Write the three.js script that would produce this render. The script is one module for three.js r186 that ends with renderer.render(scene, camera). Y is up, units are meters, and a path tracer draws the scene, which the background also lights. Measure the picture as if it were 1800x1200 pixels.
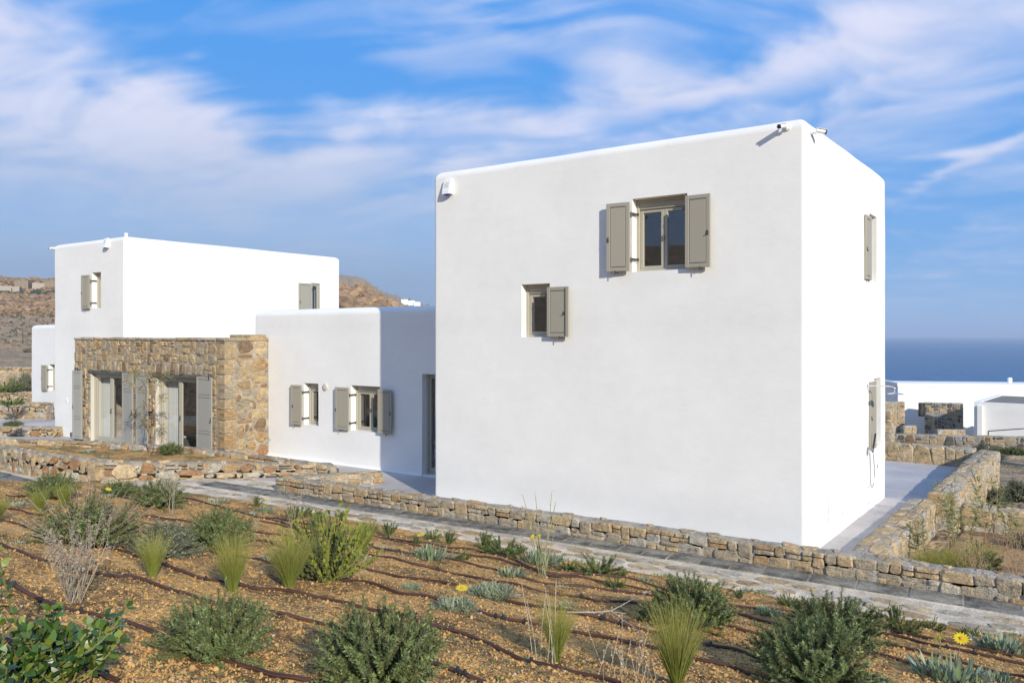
import * as THREE from 'three';
import { mergeGeometries, mergeVertices } from 'three/addons/utils/BufferGeometryUtils.js';
import { Brush, Evaluator, SUBTRACTION } from 'three-bvh-csg';

// ---------------------------------------------------------------- camera, sky, sun, exposure
const scene = new THREE.Scene();
const FOC = 1435, CX = 900, CY = 588, EYE = 3.1;               // focal length and horizon of the photograph in its own pixels
const YAW = Math.atan2(2010, FOC);
const FWD = [-Math.cos(YAW), -Math.sin(YAW)], RGT = [Math.sin(YAW), -Math.cos(YAW)];
const camera = new THREE.PerspectiveCamera(2 * Math.atan(600 / FOC) * 180 / Math.PI, 1.5, 0.1, 200000);
camera.position.set(0, EYE, 0);
camera.lookAt(FWD[0], EYE, FWD[1]);
camera.setViewOffset(1800, 1200, 0, 12, 1800, 1200);
const renderer = new THREE.WebGLRenderer();
renderer.toneMapping = THREE.LinearToneMapping;
renderer.toneMappingExposure = 1.16;
renderer.shadowMap.enabled = true;
const SUN_TO = new THREE.Vector3(1.755, 0.86, 1).normalize();
const sun = new THREE.DirectionalLight(new THREE.Color().setRGB(1.0, 0.932, 0.805), 4.3);
sun.position.copy(SUN_TO).multiplyScalar(80).add(new THREE.Vector3(-10, 0, -12));
sun.target.position.set(-10, 0, -12);
sun.castShadow = true; sun.shadow.mapSize.set(4096, 4096); sun.shadow.radius = 1;
Object.assign(sun.shadow.camera, { left: -40, right: 40, top: 40, bottom: -40, near: 1, far: 300 });
scene.add(sun, sun.target);

// ---------------------------------------------------------------- random numbers and noise
function RNG(seed) { let a = (seed * 2654435761) >>> 0; const f = () => { a = (a + 0x6D2B79F5) >>> 0; let t = a; t = Math.imul(t ^ (t >>> 15), t | 1); t ^= t + Math.imul(t ^ (t >>> 7), t | 61); return ((t ^ (t >>> 14)) >>> 0) / 4294967296; };
  f.r = (lo, hi) => lo + (hi - lo) * f(); f.n = () => (f() + f() + f() - 1.5) / 0.75; f.i = (n) => Math.floor(f() * n); f.pick = (l) => l[Math.floor(f() * l.length)]; return f; }
const PERM = (() => { const r = RNG(77), p = [...Array(256).keys()]; for (let i = 255; i > 0; i--) { const j = r.i(i + 1); [p[i], p[j]] = [p[j], p[i]]; } return new Uint8Array([...p, ...p]); })();
const fade = (t) => t * t * t * (t * (t * 6 - 15) + 10);
const grd = (h, x, y, z) => { h &= 15; const u = h < 8 ? x : y, v = h < 4 ? y : h === 12 || h === 14 ? x : z; return ((h & 1) ? -u : u) + ((h & 2) ? -v : v); };
function noise(x, y = 0, z = 0) {
  const X0 = Math.floor(x), Y0 = Math.floor(y), Z0 = Math.floor(z), X = X0 & 255, Y = Y0 & 255, Z = Z0 & 255; x -= X0; y -= Y0; z -= Z0;
  const u = fade(x), v = fade(y), w = fade(z), A = PERM[X] + Y, AA = PERM[A] + Z, AB = PERM[A + 1] + Z, B = PERM[X + 1] + Y, BA = PERM[B] + Z, BB = PERM[B + 1] + Z;
  const L = (t, a, b) => a + t * (b - a);
  return L(w, L(v, L(u, grd(PERM[AA], x, y, z), grd(PERM[BA], x - 1, y, z)), L(u, grd(PERM[AB], x, y - 1, z), grd(PERM[BB], x - 1, y - 1, z))),
    L(v, L(u, grd(PERM[AA + 1], x, y, z - 1), grd(PERM[BA + 1], x - 1, y, z - 1)), L(u, grd(PERM[AB + 1], x, y - 1, z - 1), grd(PERM[BB + 1], x - 1, y - 1, z - 1))));
}
function fbm(x, y, z, o) { let s = 0, a = 0.5, f = 1; for (let i = 0; i < o; i++) { s += a * noise(x * f, y * f, z * f + i * 7.3); a *= 0.5; f *= 2.03; } return s; }
const clamp = (x, a = 0, b = 1) => Math.min(b, Math.max(a, x)), lerp = (a, b, t) => a + (b - a) * t;
const smooth = (a, b, x) => { const t = clamp((x - a) / (b - a)); return t * t * (3 - 2 * t); };

// ---------------------------------------------------------------- the sky: air and clouds, by direction
{
  const W = 2560, HH = 1280, data = new Float32Array(W * HH * 4);
  // cloud cover and blue gaps seen from the house (place across, up; half widths; tilt; strength)
  const FEAT = [[130, 215, 330, 120, 0.05, 0.85], [10, 40, 130, 95, 0, 0.8], [360, 190, 190, 75, 0.2, 0.55], [330, 300, 520, 90, -0.05, 0.5], [700, 235, 240, 42, -0.18, 0.5], [900, 205, 210, 36, 0.25, 0.4],
    [390, 222, 48, 34, 0, 0.35], [250, 270, 45, 16, 0, 0.3], [430, 385, 60, 22, 0.1, 0.35], [360, 420, 95, 28, 0, 0.25], [600, 168, 46, 17, 0.3, 0.5], [300, 25, 300, 24, -0.1, 0.2], [720, 60, 300, 30, -0.15, 0.42], [820, 20, 240, 26, 0.3, 0.3],
    [1050, 70, 170, 70, 0.5, 0.5], [1260, 130, 240, 34, -0.22, 0.55], [1180, 165, 240, 22, -0.16, 0.3], [1500, 90, 330, 110, -0.25, 0.48], [1650, 170, 260, 90, -0.2, 0.42], [1700, 30, 200, 70, 0, 0.4],
    [1700, 325, 170, 17, -0.52, 0.75], [1770, 285, 90, 26, -0.4, 0.4], [1450, 230, 200, 60, -0.3, 0.35], [850, 275, 130, 40, -0.12, 0.45], [660, 320, 330, 60, 0, 0.4], [1640, 500, 230, 90, 0, 0.28], [1750, 420, 120, 20, 0, 0.2],
    [560, 150, 170, 60, 0.1, -0.62], [440, 95, 190, 46, 0.15, -0.6], [540, 90, 120, 40, 0, -0.4], [700, 130, 130, 36, 0.1, -0.35], [770, 245, 90, 22, -0.3, -0.45], [690, 300, 70, 20, 0.1, -0.35], [930, 110, 90, 60, 0.6, -0.55], [1170, 195, 190, 22, -0.12, -0.55], [1640, 365, 170, 40, -0.45, -0.6], [1560, 175, 60, 20, -0.3, -0.2]];
  for (let j = 0; j < HH; j++) {
    const el = ((j + 0.5) / HH - 0.5) * Math.PI, y = Math.sin(el), c = Math.cos(el);
    for (let i = 0; i < W; i++) {
      const k = (j * W + i) * 4, az = ((i + 0.5) / W - 0.5) * 2 * Math.PI, x = Math.cos(az) * c, z = Math.sin(az) * c;
      let r, g, b;
      if (y < 0) { r = 0.20; g = 0.19; b = 0.18; } else {
        // air: deep blue overhead, pale towards the horizon
        const h = Math.pow(1 - y, 4.5), h2 = Math.exp(-y * 10);
        r = lerp(0.045, 0.23, h) + 0.05 * h2; g = lerp(0.275, 0.45, h); b = lerp(0.76, 0.73, h) - 0.07 * h2;
        // clouds: a high sheet seen in perspective
        const s = 1 / (y + 0.14), qx = x * s, qz = z * s, wx = fbm(qx * 0.8, qz * 0.8, 3.1, 3), wz = fbm(qx * 0.8 + 9, qz * 0.8, 8.4, 3);
        const ca = 0.93, sa = -0.37, ux = qx * ca + qz * sa, uz = -qx * sa + qz * ca;      // drawn out along the wind
        const st = fbm(ux * 1.3 + wx * 2.2, uz * 2.9 + wz * 2.2, 1.7, 7), big = fbm(qx * 0.5 + 3, qz * 0.5, 5.5, 3), fine = fbm(ux * 4 + wx * 5 + st * 1.5, uz * 8 + wz * 5, 4.4, 6), puff = fbm(qx * 3.2 + wz * 1.5, qz * 3.2 + wx * 1.5, 6.6, 6);
        const d = x * FWD[0] + z * FWD[1], l = x * RGT[0] + z * RGT[1];
        let want = 0.36 + big * 0.8, inside = 0;
        if (d > 0.05) {
          const px = CX + l / d * FOC, py = CY - y / d * FOC;
          inside = smooth(2350, 1850, px) * smooth(-550, -50, px) * smooth(-420, -30, py);
          if (inside > 0) {
            let f = 0.20; const wpx = px + wx * 130 + st * 70 + puff * 60, wpy = py + wz * 90 + fine * 30 + puff * 40 + st * 30;
            for (const [fx, fy, ax, ay, t, m] of FEAT) { const dx = wpx - fx, dy = wpy - fy, e = (dx * Math.cos(t) + dy * Math.sin(t)) / ax, n = (-dx * Math.sin(t) + dy * Math.cos(t)) / ay, q = e * e + n * n; if (q < 7) f += 0.66 * m * Math.exp(-q); }
            want = lerp(want, f, inside);
          }
        }
        const cov = clamp(want + st * 0.55 + fine * 0.55 + puff * 0.45 * smooth(0.15, 0.6, want), 0.03, 1.15);
        const a = (1 - Math.exp(-cov * cov * 1.7 - cov * 0.32)) * 0.80 * smooth(-0.03, 0.06, y);
        const bank = smooth(0.35, -0.25, l) * smooth(0.27, 0.08, y), tone = 0.96 + 0.10 * fine + 0.10 * puff;      // a grey bank lies low over the hills
        const cr = lerp(lerp(0.76, 0.42, smooth(0.22, 0.05, y)), 0.46, bank) * tone, cg = lerp(lerp(0.76, 0.52, smooth(0.22, 0.05, y)), 0.515, bank) * tone, cb = lerp(lerp(0.86, 0.74, smooth(0.22, 0.05, y)), 0.665, bank) * tone;
        const thick = smooth(0.45, 1.0, cov) * (1 - bank); r = lerp(r, cr + 0.07 * thick, a); g = lerp(g, cg + 0.03 * thick, a); b = lerp(b, cb, a);
        const veil = bank * 0.6; r = lerp(r, 0.39, veil); g = lerp(g, 0.49, veil); b = lerp(b, 0.655, veil); const hz = smooth(0.35, -0.15, l) * smooth(0.135, 0.035, y) * 0.9; r = lerp(r, 0.235, hz); g = lerp(g, 0.33, hz); b = lerp(b, 0.48, hz);
      }
      data[k] = r; data[k + 1] = g; data[k + 2] = b; data[k + 3] = 1;
    }
  }
  const t = new THREE.DataTexture(data, W, HH, THREE.RGBAFormat, THREE.FloatType);
  t.mapping = THREE.EquirectangularReflectionMapping; t.minFilter = t.magFilter = THREE.LinearFilter; t.colorSpace = THREE.LinearSRGBColorSpace; t.needsUpdate = true;
  scene.background = t; scene.environment = t; scene.environmentIntensity = 1; scene.backgroundIntensity = 1;
}

// ---------------------------------------------------------------- from a pixel of the photograph to a point on a known surface
const V = (x, y, z) => new THREE.Vector3(x, y, z);
function ray(px, py) { const l = (px - CX) / FOC; return [FWD[0] + RGT[0] * l, (CY - py) / FOC, FWD[1] + RGT[1] * l]; }
function onY(px, py, y = 0) { const d = ray(px, py), t = (y - EYE) / d[1]; return V(d[0] * t, y, d[2] * t); }
function onZ(px, py, z) { const d = ray(px, py), t = z / d[2]; return V(d[0] * t, EYE + d[1] * t, z); }
function onX(px, py, x) { const d = ray(px, py), t = x / d[0]; return V(x, EYE + d[1] * t, d[2] * t); }
function atD(px, py, D) { const d = ray(px, py); return V(d[0] * D, EYE + d[1] * D, d[2] * D); }

// ---------------------------------------------------------------- names, things, parts
const taken = {};
function numbered(n) { const k = taken[n] = (taken[n] ?? -1) + 1; return k ? n + '_' + String(k).padStart(3, '0') : n; }
function shade(o) { o.traverse((m) => { if (m.isMesh) { m.castShadow = true; m.receiveShadow = true; } }); return o; }
function thing(name, label, category, pos = [0, 0, 0], turn = 0, group) {
  const o = new THREE.Group(); o.name = numbered(name); o.position.set(...pos); o.rotation.y = turn; scene.add(o);
  o.userData = { label, category }; if (group) o.userData.group = group; return o;
}
function part(name, geo, mat, parent) { const m = new THREE.Mesh(Array.isArray(geo) ? mergeGeometries(geo.map(plain)) : geo, mat); m.name = name; m.castShadow = m.receiveShadow = true; parent.add(m); return m; }
function struct(name, geo, mat, label) { const m = part(numbered(name), geo, mat, scene); m.userData = { kind: 'structure' }; if (label) m.userData.label = label; return m; }
function stuff(m, name, label, category, parent = scene) { m.name = parent === scene ? numbered(name) : name; m.userData = { kind: 'stuff' }; if (parent === scene) Object.assign(m.userData, { label, category }); m.castShadow = m.receiveShadow = true; parent.add(m); return m; }
function copyOf(o, pos, turn = 0, s = 1, label, group) { const c = o.clone(); c.name = numbered(o.name.replace(/_\d{3}$/, '')); c.userData = { ...o.userData }; c.position.set(...pos); c.rotation.set(0, turn, 0); if (Array.isArray(s)) c.scale.set(...s); else c.scale.setScalar(s); if (label) c.userData.label = label; if (group) c.userData.group = group; scene.add(c); return c; }
function plain(g) { const o = g.index ? g.toNonIndexed() : g; for (const k of Object.keys(o.attributes)) if (!['position', 'normal', 'uv', 'color'].includes(k)) o.deleteAttribute(k); return o; }
// uv in metres from the face's own direction
function boxUV(g, sc = 1) {
  g = g.index ? g.toNonIndexed() : g; const p = g.attributes.position, uv = new Float32Array(p.count * 2), a = V(), b = V(), c = V(), n = V();
  for (let i = 0; i < p.count; i += 3) {
    a.fromBufferAttribute(p, i); b.fromBufferAttribute(p, i + 1); c.fromBufferAttribute(p, i + 2); n.copy(b).sub(a).cross(c.clone().sub(a));
    const X = Math.abs(n.x), Y = Math.abs(n.y), Z = Math.abs(n.z);
    for (let k = 0; k < 3; k++) { const q = [a, b, c][k]; const u = X > Y && X > Z ? [q.z, q.y] : Y > Z ? [q.x, q.z] : [q.x, q.y]; uv[(i + k) * 2] = u[0] * sc; uv[(i + k) * 2 + 1] = u[1] * sc; }
  }
  g.setAttribute('uv', new THREE.BufferAttribute(uv, 2)); return g;
}
function bx(x0, x1, y0, y1, z0, z1) { const g = new THREE.BoxGeometry(Math.abs(x1 - x0), Math.abs(y1 - y0), Math.abs(z1 - z0)); g.translate((x0 + x1) / 2, (y0 + y1) / 2, (z0 + z1) / 2); return g; }
// box with chamfered edges
function cbx(x0, x1, y0, y1, z0, z1, c = 0.004) {
  const s = new THREE.Shape(), w = x1 - x0 - 2 * c, h = y1 - y0 - 2 * c; s.moveTo(0, 0); s.lineTo(w, 0); s.lineTo(w, h); s.lineTo(0, h);
  const g = new THREE.ExtrudeGeometry(s, { depth: z1 - z0 - 2 * c, bevelEnabled: true, bevelThickness: c, bevelSize: c, bevelSegments: 1 }); g.translate(x0 + c, y0 + c, z0 + c); return g;
}
function cyl(a, b, r0, r1 = r0, n = 8) { const d = b.clone().sub(a), g = new THREE.CylinderGeometry(r1, r0, d.length(), n, 1); g.translate(0, d.length() / 2, 0); g.applyQuaternion(new THREE.Quaternion().setFromUnitVectors(V(0, 1, 0), d.clone().normalize())); g.translate(a.x, a.y, a.z); return g; }
function tube(pts, r, seg = pts.length * 4, n = 7) { return new THREE.TubeGeometry(new THREE.CatmullRomCurve3(pts, false, 'centripetal'), seg, r, n, false); }

// ---------------------------------------------------------------- textures and materials
function tex(size, fn, srgb = true) {
  const d = new Uint8Array(size * size * 4);
  for (let j = 0; j < size; j++) for (let i = 0; i < size; i++) { const c = fn(i / size, j / size), k = (j * size + i) * 4; d[k] = clamp(c[0]) * 255; d[k + 1] = clamp(c[1]) * 255; d[k + 2] = clamp(c[2]) * 255; d[k + 3] = 255; }
  const t = new THREE.DataTexture(d, size, size); t.wrapS = t.wrapT = THREE.RepeatWrapping; t.magFilter = THREE.LinearFilter; t.minFilter = THREE.LinearMipmapLinearFilter; t.generateMipmaps = true; if (srgb) t.colorSpace = THREE.SRGBColorSpace; t.needsUpdate = true; return t;
}
// noise that repeats after one texture
function tile(u, v, f, o, seed) { const a = u * Math.PI * 2, b = v * Math.PI * 2, R = f / (2 * Math.PI); let s = 0, am = 0.5, k = 1; for (let i = 0; i < o; i++) { s += am * noise4(Math.cos(a) * R * k + seed, Math.sin(a) * R * k + i * 5.1, Math.cos(b) * R * k, Math.sin(b) * R * k + seed * 1.7); am *= 0.5; k *= 2; } return s; }
function noise4(x, y, z, w) { return (noise(x, y, z + w * 0.37 + 31) * 0.5 + noise(x + 17.3, z, w) * 0.75 + noise(y, w + 9.1, z + 4.4) * 0.75); }
function rep(t, r) { const c = t.clone(); c.repeat.set(r, r); c.needsUpdate = true; return c; }
const T = {};
T.plasterB = tex(512, (u, v) => { const a = 0.5 + tile(u, v, 5, 3, 2) * 0.5 + tile(u, v, 24, 3, 9) * 0.35; return [a, a, a]; }, false);
T.plasterC = tex(512, (u, v) => { const a = 0.965 + tile(u, v, 3, 4, 4) * 0.035 + tile(u, v, 18, 2, 6) * 0.015; return [a, a * 0.997, a * 0.99]; });
T.stoneC = tex(512, (u, v) => { const a = tile(u, v, 5, 5, 3), b = tile(u, v, 22, 4, 8), c = tile(u * 1, v, 9, 4, 12); let s = 0.86 + a * 0.26 + b * 0.26; const dk = smooth(0.2, 0.4, c) * 0.2, or = smooth(0.05, 0.3, a); return [s - dk + or * 0.02, s * 0.985 - dk * 0.95, s * 0.96 - dk * 0.88 - or * 0.04]; });
T.stoneB = tex(512, (u, v) => { const a = 0.5 + tile(u, v, 7, 4, 5) * 0.6 + tile(u, v, 34, 3, 7) * 0.4; return [a, a, a]; }, false);
T.mortC = tex(512, (u, v) => { const s = 0.86 + tile(u, v, 4, 4, 21) * 0.28 + tile(u, v, 40, 2, 22) * 0.22; return [s, s * 0.99, s * 0.97]; });
T.soilC = tex(512, (u, v) => { const a = tile(u, v, 4, 4, 31), b = tile(u, v, 40, 3, 33), s = 0.87 + a * 0.52 + b * 0.55; return [s, s * 0.98 - a * 0.03, s * 0.95 - a * 0.06]; });
T.soilB = tex(512, (u, v) => { const a = 0.5 + tile(u, v, 18, 4, 35) * 0.6 + tile(u, v, 70, 2, 36) * 0.4; return [a, a, a]; }, false);
T.slateC = tex(512, (u, v) => { const a = tile(u, v * 1, 6, 4, 41), b = tile(u, v, 30, 3, 43), c = smooth(0.1, 0.4, tile(u, v, 3, 3, 45)); const s = 0.84 + a * 0.4 + b * 0.3 - c * 0.2; return [s, s * 0.985, s * 0.94]; });
T.concC = tex(512, (u, v) => { const s = 0.90 + tile(u, v, 2, 4, 51) * 0.16 + tile(u, v, 30, 2, 53) * 0.06; return [s, s, s * 1.0]; });
T.rustC = tex(256, (u, v) => { const s = 0.8 + tile(u, v, 6, 4, 61) * 0.7; return [s, s * 0.97, s * 0.95]; });
T.hillC = tex(512, (u, v) => { const a = tile(u, v, 5, 5, 71), b = tile(u, v, 28, 3, 73), s = 0.90 + a * 0.35 + b * 0.40; return [s, s, s]; });
T.waveB = tex(512, (u, v) => { const a = 0.5 + tile(u, v, 10, 5, 81) * 0.8; return [a, a, a]; }, false);
const lin = (r, g, b) => new THREE.Color().setRGB(r, g, b);
const std = (c, o = {}) => new THREE.MeshStandardMaterial({ color: c, roughness: 0.85, side: THREE.DoubleSide, ...o });
const M = {};
M.plaster = std(lin(0.86, 0.858, 0.835), { map: rep(T.plasterC, 0.35), bumpMap: rep(T.plasterB, 0.8), bumpScale: 0.002, roughness: 0.92 });
M.farPlaster = M.plaster;
M.paint = std(lin(0.335, 0.31, 0.245), { roughness: 0.5 });
M.paintGrey = std(lin(0.335, 0.325, 0.285), { roughness: 0.5 });
M.frame = std(lin(0.40, 0.375, 0.30), { roughness: 0.45 });
M.groove = std(lin(0.09, 0.085, 0.07), { roughness: 0.7 });
M.dark = std(lin(0.025, 0.025, 0.027), { roughness: 0.5 });
M.chrome = std(lin(0.75, 0.75, 0.76), { roughness: 0.16, metalness: 1 });
M.iron = std(lin(0.12, 0.11, 0.10), { roughness: 0.45, metalness: 0.6 });
M.white = std(lin(0.78, 0.78, 0.77), { roughness: 0.5 });
M.cream = std(lin(0.55, 0.52, 0.44), { roughness: 0.6 });
M.blue = new THREE.MeshPhysicalMaterial({ color: lin(0.02, 0.05, 0.35), roughness: 0.2, clearcoat: 0.6, side: THREE.DoubleSide });
M.glass = new THREE.MeshPhysicalMaterial({ color: 0xffffff, roughness: 0.02, transmission: 1, thickness: 0, ior: 2.1, side: THREE.DoubleSide });
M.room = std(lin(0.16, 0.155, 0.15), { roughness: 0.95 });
M.curtain = std(lin(0.45, 0.47, 0.45), { roughness: 0.95 });
M.mortar = std(lin(0.46, 0.40, 0.31), { map: rep(T.mortC, 1.3), bumpMap: rep(T.stoneB, 1.6), bumpScale: 0.02, roughness: 0.95 });
M.mortarGrey = std(lin(0.45, 0.415, 0.36), { map: rep(T.mortC, 1.3), bumpMap: rep(T.stoneB, 1.6), bumpScale: 0.02, roughness: 0.95 });
M.pathMortar = std(lin(0.74, 0.635, 0.49), { map: rep(T.mortC, 0.9), bumpMap: rep(T.stoneB, 1.2), bumpScale: 0.012, roughness: 0.93 });
M.terrace = std(lin(0.64, 0.585, 0.545), { map: rep(T.concC, 0.35), roughness: 0.7 });
const stoneMat = (r, g, b) => std(lin(r, g, b), { map: rep(T.stoneC, 1.7), bumpMap: rep(T.stoneB, 2.2), bumpScale: 0.016, roughness: 0.9 });
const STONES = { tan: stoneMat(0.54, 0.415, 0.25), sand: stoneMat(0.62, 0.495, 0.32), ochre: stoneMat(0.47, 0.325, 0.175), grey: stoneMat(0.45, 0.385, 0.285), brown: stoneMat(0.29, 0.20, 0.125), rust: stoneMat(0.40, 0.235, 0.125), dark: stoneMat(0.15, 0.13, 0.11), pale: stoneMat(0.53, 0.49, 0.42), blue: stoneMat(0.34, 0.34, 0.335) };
const MIX = { wing: ['tan', 'tan', 'tan', 'tan', 'grey', 'grey', 'grey', 'sand', 'sand', 'ochre', 'brown', 'tan', 'grey', 'tan'], side: ['sand', 'tan', 'tan', 'ochre', 'tan', 'ochre', 'rust', 'brown', 'sand', 'tan', 'grey', 'brown'], low: ['tan', 'grey', 'grey', 'grey', 'ochre', 'tan', 'pale', 'tan', 'grey'], plant: ['sand', 'tan', 'ochre', 'grey', 'tan', 'rust', 'sand', 'pale'], far: ['grey', 'brown', 'dark', 'tan', 'blue', 'dark'], path: ['sand', 'pale', 'tan', 'tan', 'ochre', 'sand', 'grey'], sunPale: ['sand', 'tan', 'pale', 'sand', 'tan', 'pale', 'tan'] };  // last mix: sunlight painted into the stone tones; far mix: shade painted in
// ---------------------------------------------------------------- the land: one sheet from the camera to the far ridge and down to the sea
const EDGE = [[-40, 6], [-25, -2.5], [-18, -7.44], [-16.9, -8.85], [-14.3, -9.34], [-12.8, -9.53], [-9.6, -9.55], [-5.8, -9.6], [-3, -9.66], [-0.6, -9.8], [8, -10.1], [30, -11]];
function edgeDist(x, z) {
  let best = 1e9, ze = 0;
  for (let i = 0; i + 1 < EDGE.length; i++) {
    const [ax, az] = EDGE[i], [bx_, bz] = EDGE[i + 1], dx = bx_ - ax, dz = bz - az, t = clamp(((x - ax) * dx + (z - az) * dz) / (dx * dx + dz * dz)), d = Math.hypot(x - ax - dx * t, z - az - dz * t);
    if (d < best) best = d;
    if (x >= ax && x <= bx_) ze = az + dz * (x - ax) / dx;
  }
  return z > ze ? best : -best;
}
function soilBase(x, z) { const s = edgeDist(x, z); return s < 0 ? s * 0.5 : 0.2 * s + 0.02 * smooth(0, 0.25, s); }
function soilY(x, z) {
  const s = edgeDist(x, z); if (s < -0.6) return -0.3;
  return (s < 0 ? s * 0.5 : 0.2 * s + 0.02 * smooth(0, 0.25, s)) + 0.055 * noise(x * 0.9, z * 0.9, 3) * smooth(0, 1, s) + 0.028 * noise(x * 2.7, z * 2.7, 5) + 0.010 * noise(x * 11, z * 11, 8) ;
}
function onSoil(px, py, up = 0) { const d = ray(px, py); let t = 2.2; for (let i = 0; i < 900; i++) { t += 0.02; const x = d[0] * t, z = d[2] * t; if (EYE + d[1] * t <= soilBase(x, z) + up || z < -9.9) break; } const x = d[0] * t, z = d[2] * t; return V(x, soilY(x, z), z); }

const RR = [20, 45, 80, 150, 180, 250, 330, 500, 800, 1500, 3500];
const PROFILE = [[-180, 3, 5, 8, 16, 22, 32, 44, 60, 80, 80, 60], [-110, 2.4, 4, 8, 16, 22, 30, 40, 52, 60, 60, 50], [-60, 0.6, 2, 3, 5, 6, 10, 16, 36, 62, 62, 60], [-34, -0.4, -0.2, 0.3, 1.0, 1.3, 2.2, 5, 21.5, 49, 50, 50], [-25, -0.4, -0.2, 0.3, 1, 1.5, 3, 7, 22, 49, 70, 60], [-14, -0.5, -0.3, 0.3, 7, 12, 17, 19, 14, 25, 116, 60], [-11.9, -0.5, -0.4, 0, 8, 11.6, 15.4, 16.6, 10, 15, 110, 60], [-10.6, -0.5, -0.4, 0, 7.6, 11.4, 14.6, 15, 8, 8, 108, 55], [-8.7, -0.5, -0.5, -0.5, 5.5, 8.6, 10.6, 9.6, 4, 0, 77, 45], [-5.4, -0.5, -0.8, -1, 2.6, 4, 4.6, 2, -6, -8, 56, 30], [2, -0.5, -1.8, -5, -9, -11, -16, -22, -36, -50, -70, -80], [14, -0.5, -2.6, -6, -15, -21, -34, -46, -66, -78, -80, -80], [24.5, -0.6, -3.2, -6.3, -16, -22, -38, -55, -75, -80, -80, -80], [33, -0.6, -3.3, -6.6, -17, -23, -40, -56, -76, -80, -80, -80], [60, -0.3, -3, -7, -16, -22, -38, -54, -75, -80, -80, -80], [110, 2, 1, -3, -10, -14, -25, -38, -60, -75, -80, -80], [150, 2.8, 3.5, 4, 5, 6, 8, 12, 20, 25, 20, 10], [180, 3, 5, 8, 16, 22, 32, 44, 60, 80, 80, 60]];
function farLand(phi, r) {
  let i = 0; while (i + 2 < PROFILE.length && phi > PROFILE[i + 1][0]) i++;
  const A = PROFILE[i], B = PROFILE[i + 1], t = smooth(A[0], B[0], phi) * 0.5 + 0.5 * clamp((phi - A[0]) / (B[0] - A[0]));
  let j = 0; while (j + 2 < RR.length && r > RR[j + 1]) j++;
  const q = clamp((r - RR[j]) / (RR[j + 1] - RR[j])), s = q * q * (3 - 2 * q) * 0.5 + q * 0.5;
  return lerp(lerp(A[j + 1], A[j + 2], s), lerp(B[j + 1], B[j + 2], s), t);
}
function nearLand(x, z) { const s = edgeDist(x, z); return s > 0 ? Math.min(0.2 * s, 3) - 0.16 : -0.45; }
function landY(x, z) {
  const r = Math.hypot(x, z), phi = Math.atan2(x * RGT[0] + z * RGT[1], x * FWD[0] + z * FWD[1]) * 180 / Math.PI;
  return lerp(nearLand(x, z), farLand(phi, r), smooth(17, 30, r));
}
function rockY(x, z, r, y) {
  const rocky = smooth(110, 190, r) * smooth(-20, 4, y); if (rocky <= 0) return 0;
  const rid = 1 - Math.abs(noise(x * 0.07, z * 0.07, 2)) * 2, clump = Math.abs(noise(x * 0.17, z * 0.17, 4)), big = noise(x * 0.02, z * 0.02, 6);
  return rocky * (rid * 0.6 + clump * 1.6 + noise(x * 0.45, z * 0.45, 9) * 0.9 - 0.7 + big * 2 * smooth(300, 150, r)) * (r < 420 ? 1 : r < 900 ? 1.5 : 1.5 + (r - 900) / 400 + (clump * 6 + rid * 4) / 3);
}
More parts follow.
